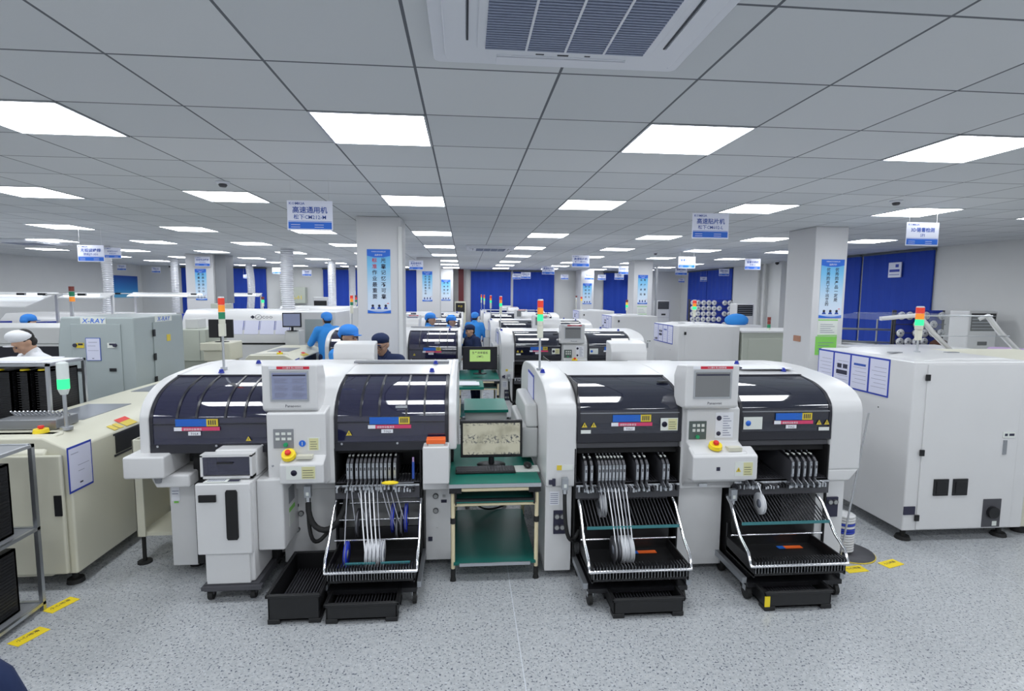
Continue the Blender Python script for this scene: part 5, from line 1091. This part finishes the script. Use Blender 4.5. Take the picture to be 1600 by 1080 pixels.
# ------------------------------------------------------------------ people
def remesh(o, vox, sm=3):
    md = o.modifiers.new('remesh', 'REMESH'); md.mode = 'VOXEL'; md.voxel_size = vox; md.use_smooth_shade = True
    s = o.modifiers.new('smooth', 'SMOOTH'); s.factor = .5; s.iterations = sm
def cap(m, a, b, r0, r1, n=14):
    m.cyl(a, b, r0, r1, n); m.ball(a, r0, n, 8); m.ball(b, r1, n, 8); return m
def person(label, x, y, face, h=1.68, lean=0, arms=((.17, -.28, 1.02), (-.17, -.28, 1.02)), coat='gown', hat='cloth', hatmat='gowncap', trousers='navy', glasses=False, mask=False, tilt=0, skirt=True, voxel=.012):
    """face = angle of the look direction, 0 looks at the camera side (-y), +90 looks to +x"""
    r = thing('person', label, 'person', (x, y, 0), math.radians(face), None); s = h / 1.70
    L_ = math.radians(lean); hz = .92
    def up(p):    # bend the upper body forward about the hips
        a, b, c = p; dy, dz = b, c - hz
        return (a * s, (dy * math.cos(L_) - dz * math.sin(L_)) * s, (hz + dy * math.sin(L_) + dz * math.cos(L_)) * s)
    def dn(p): return tuple(k * s for k in p)
    sh = [up((.175, .0, 1.39)), up((-.175, .0, 1.39))]; nk = up((0, .0, 1.46)); T = math.radians(tilt)
    hc0 = Vector(up((0, -.015, 1.575)))
    def hd(p):  # head-local offset -> position (head pitch = lean + tilt)
        a, b, c = p; t = L_ + T
        return (hc0.x + a * s, hc0.y + (b * math.cos(t) - c * math.sin(t)) * s, hc0.z + (b * math.sin(t) + c * math.cos(t)) * s)
    hands = [tuple(k * s for k in arms[0]), tuple(k * s for k in arms[1])]
    elbows = []
    for i in (0, 1):
        a = Vector(sh[i]); b = Vector(hands[i]); mid = (a + b) / 2; d = (b - a).length; bend = max(0, (.56 * s) ** 2 / 4 - d * d / 4) ** .5
        elbows.append(tuple(mid + Vector(((.5 if i == 0 else -.5), .45, -.6)).normalized() * min(bend, .16 * s)))
    m = MB()
    cap(m, up((0, 0, .98)), up((0, 0, 1.3)), .13 * s, .145 * s); cap(m, sh[0], sh[1], .06 * s, .06 * s); cap(m, nk, hd((0, .01, -.06)), .052 * s, .05 * s)
    m.ball(hd((0, .008, .02)), (.074 * s, .09 * s, .096 * s), 18, 12); m.ball(hd((0, -.012, -.045)), (.058 * s, .068 * s, .062 * s)); m.ball(hd((0, -.055, -.085)), .026 * s)
    cap(m, hd((0, -.082, .02)), hd((0, -.104, -.022)), .011 * s, .016 * s, 10); m.ball(hd((0, -.079, .034)), (.05 * s, .014 * s, .012 * s)); m.ball(hd((0, -.078, -.052)), (.024 * s, .014 * s, .012 * s))
    for k in (-1, 1): m.ball(hd((k * .074, .012, -.005)), (.012 * s, .02 * s, .03 * s), 10, 6); m.ball(hd((k * .038, -.06, -.02)), (.024 * s, .02 * s, .024 * s), 10, 6)
    for i in (0, 1):
        e, hnd = Vector(elbows[i]), Vector(hands[i]); cap(m, sh[i], e, .048 * s, .04 * s); cap(m, e, hnd, .038 * s, .026 * s)
        d = (hnd - e).normalized(); side = d.cross(Vector((0, 0, 1))); side = side.normalized() if side.length > .1 else Vector((1, 0, 0)); nrm = side.cross(d)
        for q in (-1, -.33, .33, 1): cap(m, hnd + side * q * .022 * s, hnd + d * .075 * s + side * q * .03 * s, .014 * s, .012 * s, 8)
        for j, q in enumerate((-1.1, -.38, .38, 1.1)):
            ln = (.05, .065, .07, .06)[j] * s; a = hnd + d * .08 * s + side * q * .029 * s; b = a + d * ln * .55 - nrm * .008 * s; c = b + d * ln * .4 - nrm * .022 * s; cap(m, a, b, .0095 * s, .009 * s, 8); cap(m, b, c, .009 * s, .008 * s, 8)
        k = 1 if i == 0 else -1; a = hnd + d * .02 * s - side * k * .025 * s; cap(m, a, a + d * .045 * s - side * k * .03 * s - nrm * .01 * s, .012 * s, .01 * s, 8)
    for k in (-1, 1): cap(m, dn((k * .09, 0, .92)), dn((k * .1, -.02, .5)), .085 * s, .055 * s); cap(m, dn((k * .1, -.02, .5)), dn((k * .1, .01, .09)), .05 * s, .036 * s); cap(m, dn((k * .1, .03, .05)), dn((k * .11, -.12, .035)), .035 * s, .03 * s)
    b = m.build('body', 'skin', r); remesh(b, voxel, 2)
    for k in (-1, 1): MB().ball(hd((k * .031, -.083, .008)), (.011 * s, .006 * s, .006 * s), 10, 6).build('eye', 'ink', b)
    MB().ball(hd((0, -.09, -.053)), (.02 * s, .006 * s, .005 * s), 10, 6).build('mouth', 'copper', b)
    # coat
    m = MB(); cap(m, up((.03, 0, 1.0)), up((.03, 0, 1.3)), .15 * s, .155 * s); cap(m, up((-.03, 0, 1.0)), up((-.03, 0, 1.3)), .15 * s, .155 * s); cap(m, sh[0], sh[1], .078 * s, .078 * s); cap(m, up((0, .01, 1.38)), up((0, .015, 1.46)), .09 * s, .07 * s)
    if skirt: m.cyl(dn((0, 0, .50)), dn((0, 0, 1.02)), .21 * s, .16 * s, 20)
    else: m.cyl(dn((0, 0, .82)), dn((0, 0, 1.02)), .175 * s, .16 * s, 20)
    for i in (0, 1):
        e, hnd = Vector(elbows[i]), Vector(hands[i]); cap(m, sh[i], e, .075 * s, .062 * s); cap(m, e, hnd - (hnd - e).normalized() * .01, .06 * s, .042 * s)
    c = m.build('coat', coat, r); remesh(c, .016, 3)
    if coat != 'navy' or True:
        n1 = Vector(up((0, -.06, 1.47))); MB().tube([up((.07, .03, 1.475)), up((.045, -.06, 1.45)), up((0, -.10, 1.39)), up((-.045, -.06, 1.45)), up((-.07, .03, 1.475))], .012 * s).build('collar', coat, c)
    m = MB()
    for k in (-1, 1): cap(m, dn((k * .09, 0, .9)), dn((k * .1, -.02, .5)), .105 * s, .075 * s); cap(m, dn((k * .1, -.02, .5)), dn((k * .1, .01, .1)), .07 * s, .06 * s)
    o = m.build('trousers', trousers, r); remesh(o, .018, 2)
    m = MB()
    for k in (-1, 1): cap(m, dn((k * .1, .04, .045)), dn((k * .115, -.14, .038)), .045 * s, .038 * s)
    o = m.build('shoes', 'ink', r)
    # hair + hat
    m = MB().ball(hd((0, .026, .03)), (.079 * s, .080 * s, .094 * s), 18, 12); m.ball(hd((0, .04, -.02)), (.069 * s, .058 * s, .055 * s), 14, 8)
    o = m.build('hair', 'hair', r)
    t = L_ + T
    if hat == 'cloth':
        m = MB().ball(hd((0, .015, .075)), (.10 * s, .112 * s, .075 * s), 20, 12).ball(hd((0, .075, .03)), (.085 * s, .055 * s, .06 * s), 14, 8)
        pts = [hd((math.sin(a) * .086, -math.cos(a) * .103 + .008, .052)) for a in [i * 2 * PI / 20 for i in range(21)]]
        m.tube(pts, .012 * s, 6); o = m.build('cloth_cap', hatmat, r); remesh(o, .012, 2)
        v = MB().ball(hd((0, -.115, .045)), (.06 * s, .035 * s, .007 * s), 16, 6).build('cap_peak', hatmat, o)
    else:
        m = MB().ball(hd((0, .01, .068)), (.092 * s, .108 * s, .065 * s), 20, 12); o = m.build('cap', hatmat, r)
        MB().ball(hd((0, -.11, .05)), (.058 * s, .042 * s, .007 * s), 16, 6).build('cap_peak', hatmat, o)
    if glasses:
        m = MB()
        for k in (-1, 1):
            pts = [hd((k * .032 + .024 * math.cos(a), -.098, .006 + .018 * math.sin(a))) for a in [i * 2 * PI / 14 for i in range(15)]]; m.tube(pts, .002 * s, 6); m.tube([hd((k * .056, -.096, .012)), hd((k * .076, .01, .012))], .002 * s, 6)
        m.tube([hd((-.01, -.1, .01)), hd((.01, -.1, .01))], .002 * s, 6); m.build('glasses', 'ink', r)
    if mask: MB().ball(hd((0, -.055, -.045)), (.06 * s, .058 * s, .052 * s), 16, 10).build('face_mask', 'mask', r)
    return r
person('person in white coat and white cap bending over the racks at the left edge', -4.06, 5.68, -35, 1.68, 16, ((.2, -.34, 1.02), (-.16, -.34, 1.0)), 'coat', 'cap', 'coat', 'midgrey', tilt=22)
person('person in blue coat and blue cap standing with back turned, by the long oven', -2.42, 9.9, 215, 1.66, 6, ((.2, -.40, 1.12), (-.2, -.40, 1.12)), 'gown', 'cloth', 'gowncap')
person('person in blue coat and peaked blue cap, left of the dark-capped one, facing right', -1.35, 6.08, 62, 1.67, 8, ((.2, -.42, 1.1), (-.15, -.42, 1.1)), 'gown', 'cloth', 'gowncap')
person('person with dark cap and glasses looking down beside the left pillar', -.82, 5.90, -18, 1.63, 14, ((.2, -.35, 1.0), (-.2, -.35, 1.0)), 'navy', 'cap', 'navy', glasses=True, tilt=8, skirt=False)
person('person in blue with blue cap behind the second-row left machine, facing right, left one', -.74, 10.75, 80, 1.63, 5, ((.18, -.32, 1.0), (-.18, -.32, 1.0)), 'gown', 'cloth', 'gowncap')
person('person in blue with blue cap behind the second-row left machine, right one', -.37, 11.1, 70, 1.58, 8, ((.18, -.32, 1.0), (-.18, -.32, 1.0)), 'gown', 'cloth', 'gowncap')
person('person in blue with back turned, farthest one in the centre aisle', .20, 12.8, 165, 1.58, 10, ((.18, -.32, 1.0), (-.18, -.32, 1.0)), 'gown', 'cloth', 'gowncap')
person('person in navy jacket and dark cap behind the yellow-green screen, turned left', .20, 9.58, -60, 1.50, 12, ((.2, -.35, 1.05), (-.2, -.35, 1.05)), 'navy', 'cap', 'navy', skirt=False)
person('person in blue cap at the benches by the left edge', -7.05, 9.35, 150, 1.62, 6, ((.2, -.4, 1.0), (-.2, -.4, 1.0)), 'gown', 'cloth', 'gowncap')
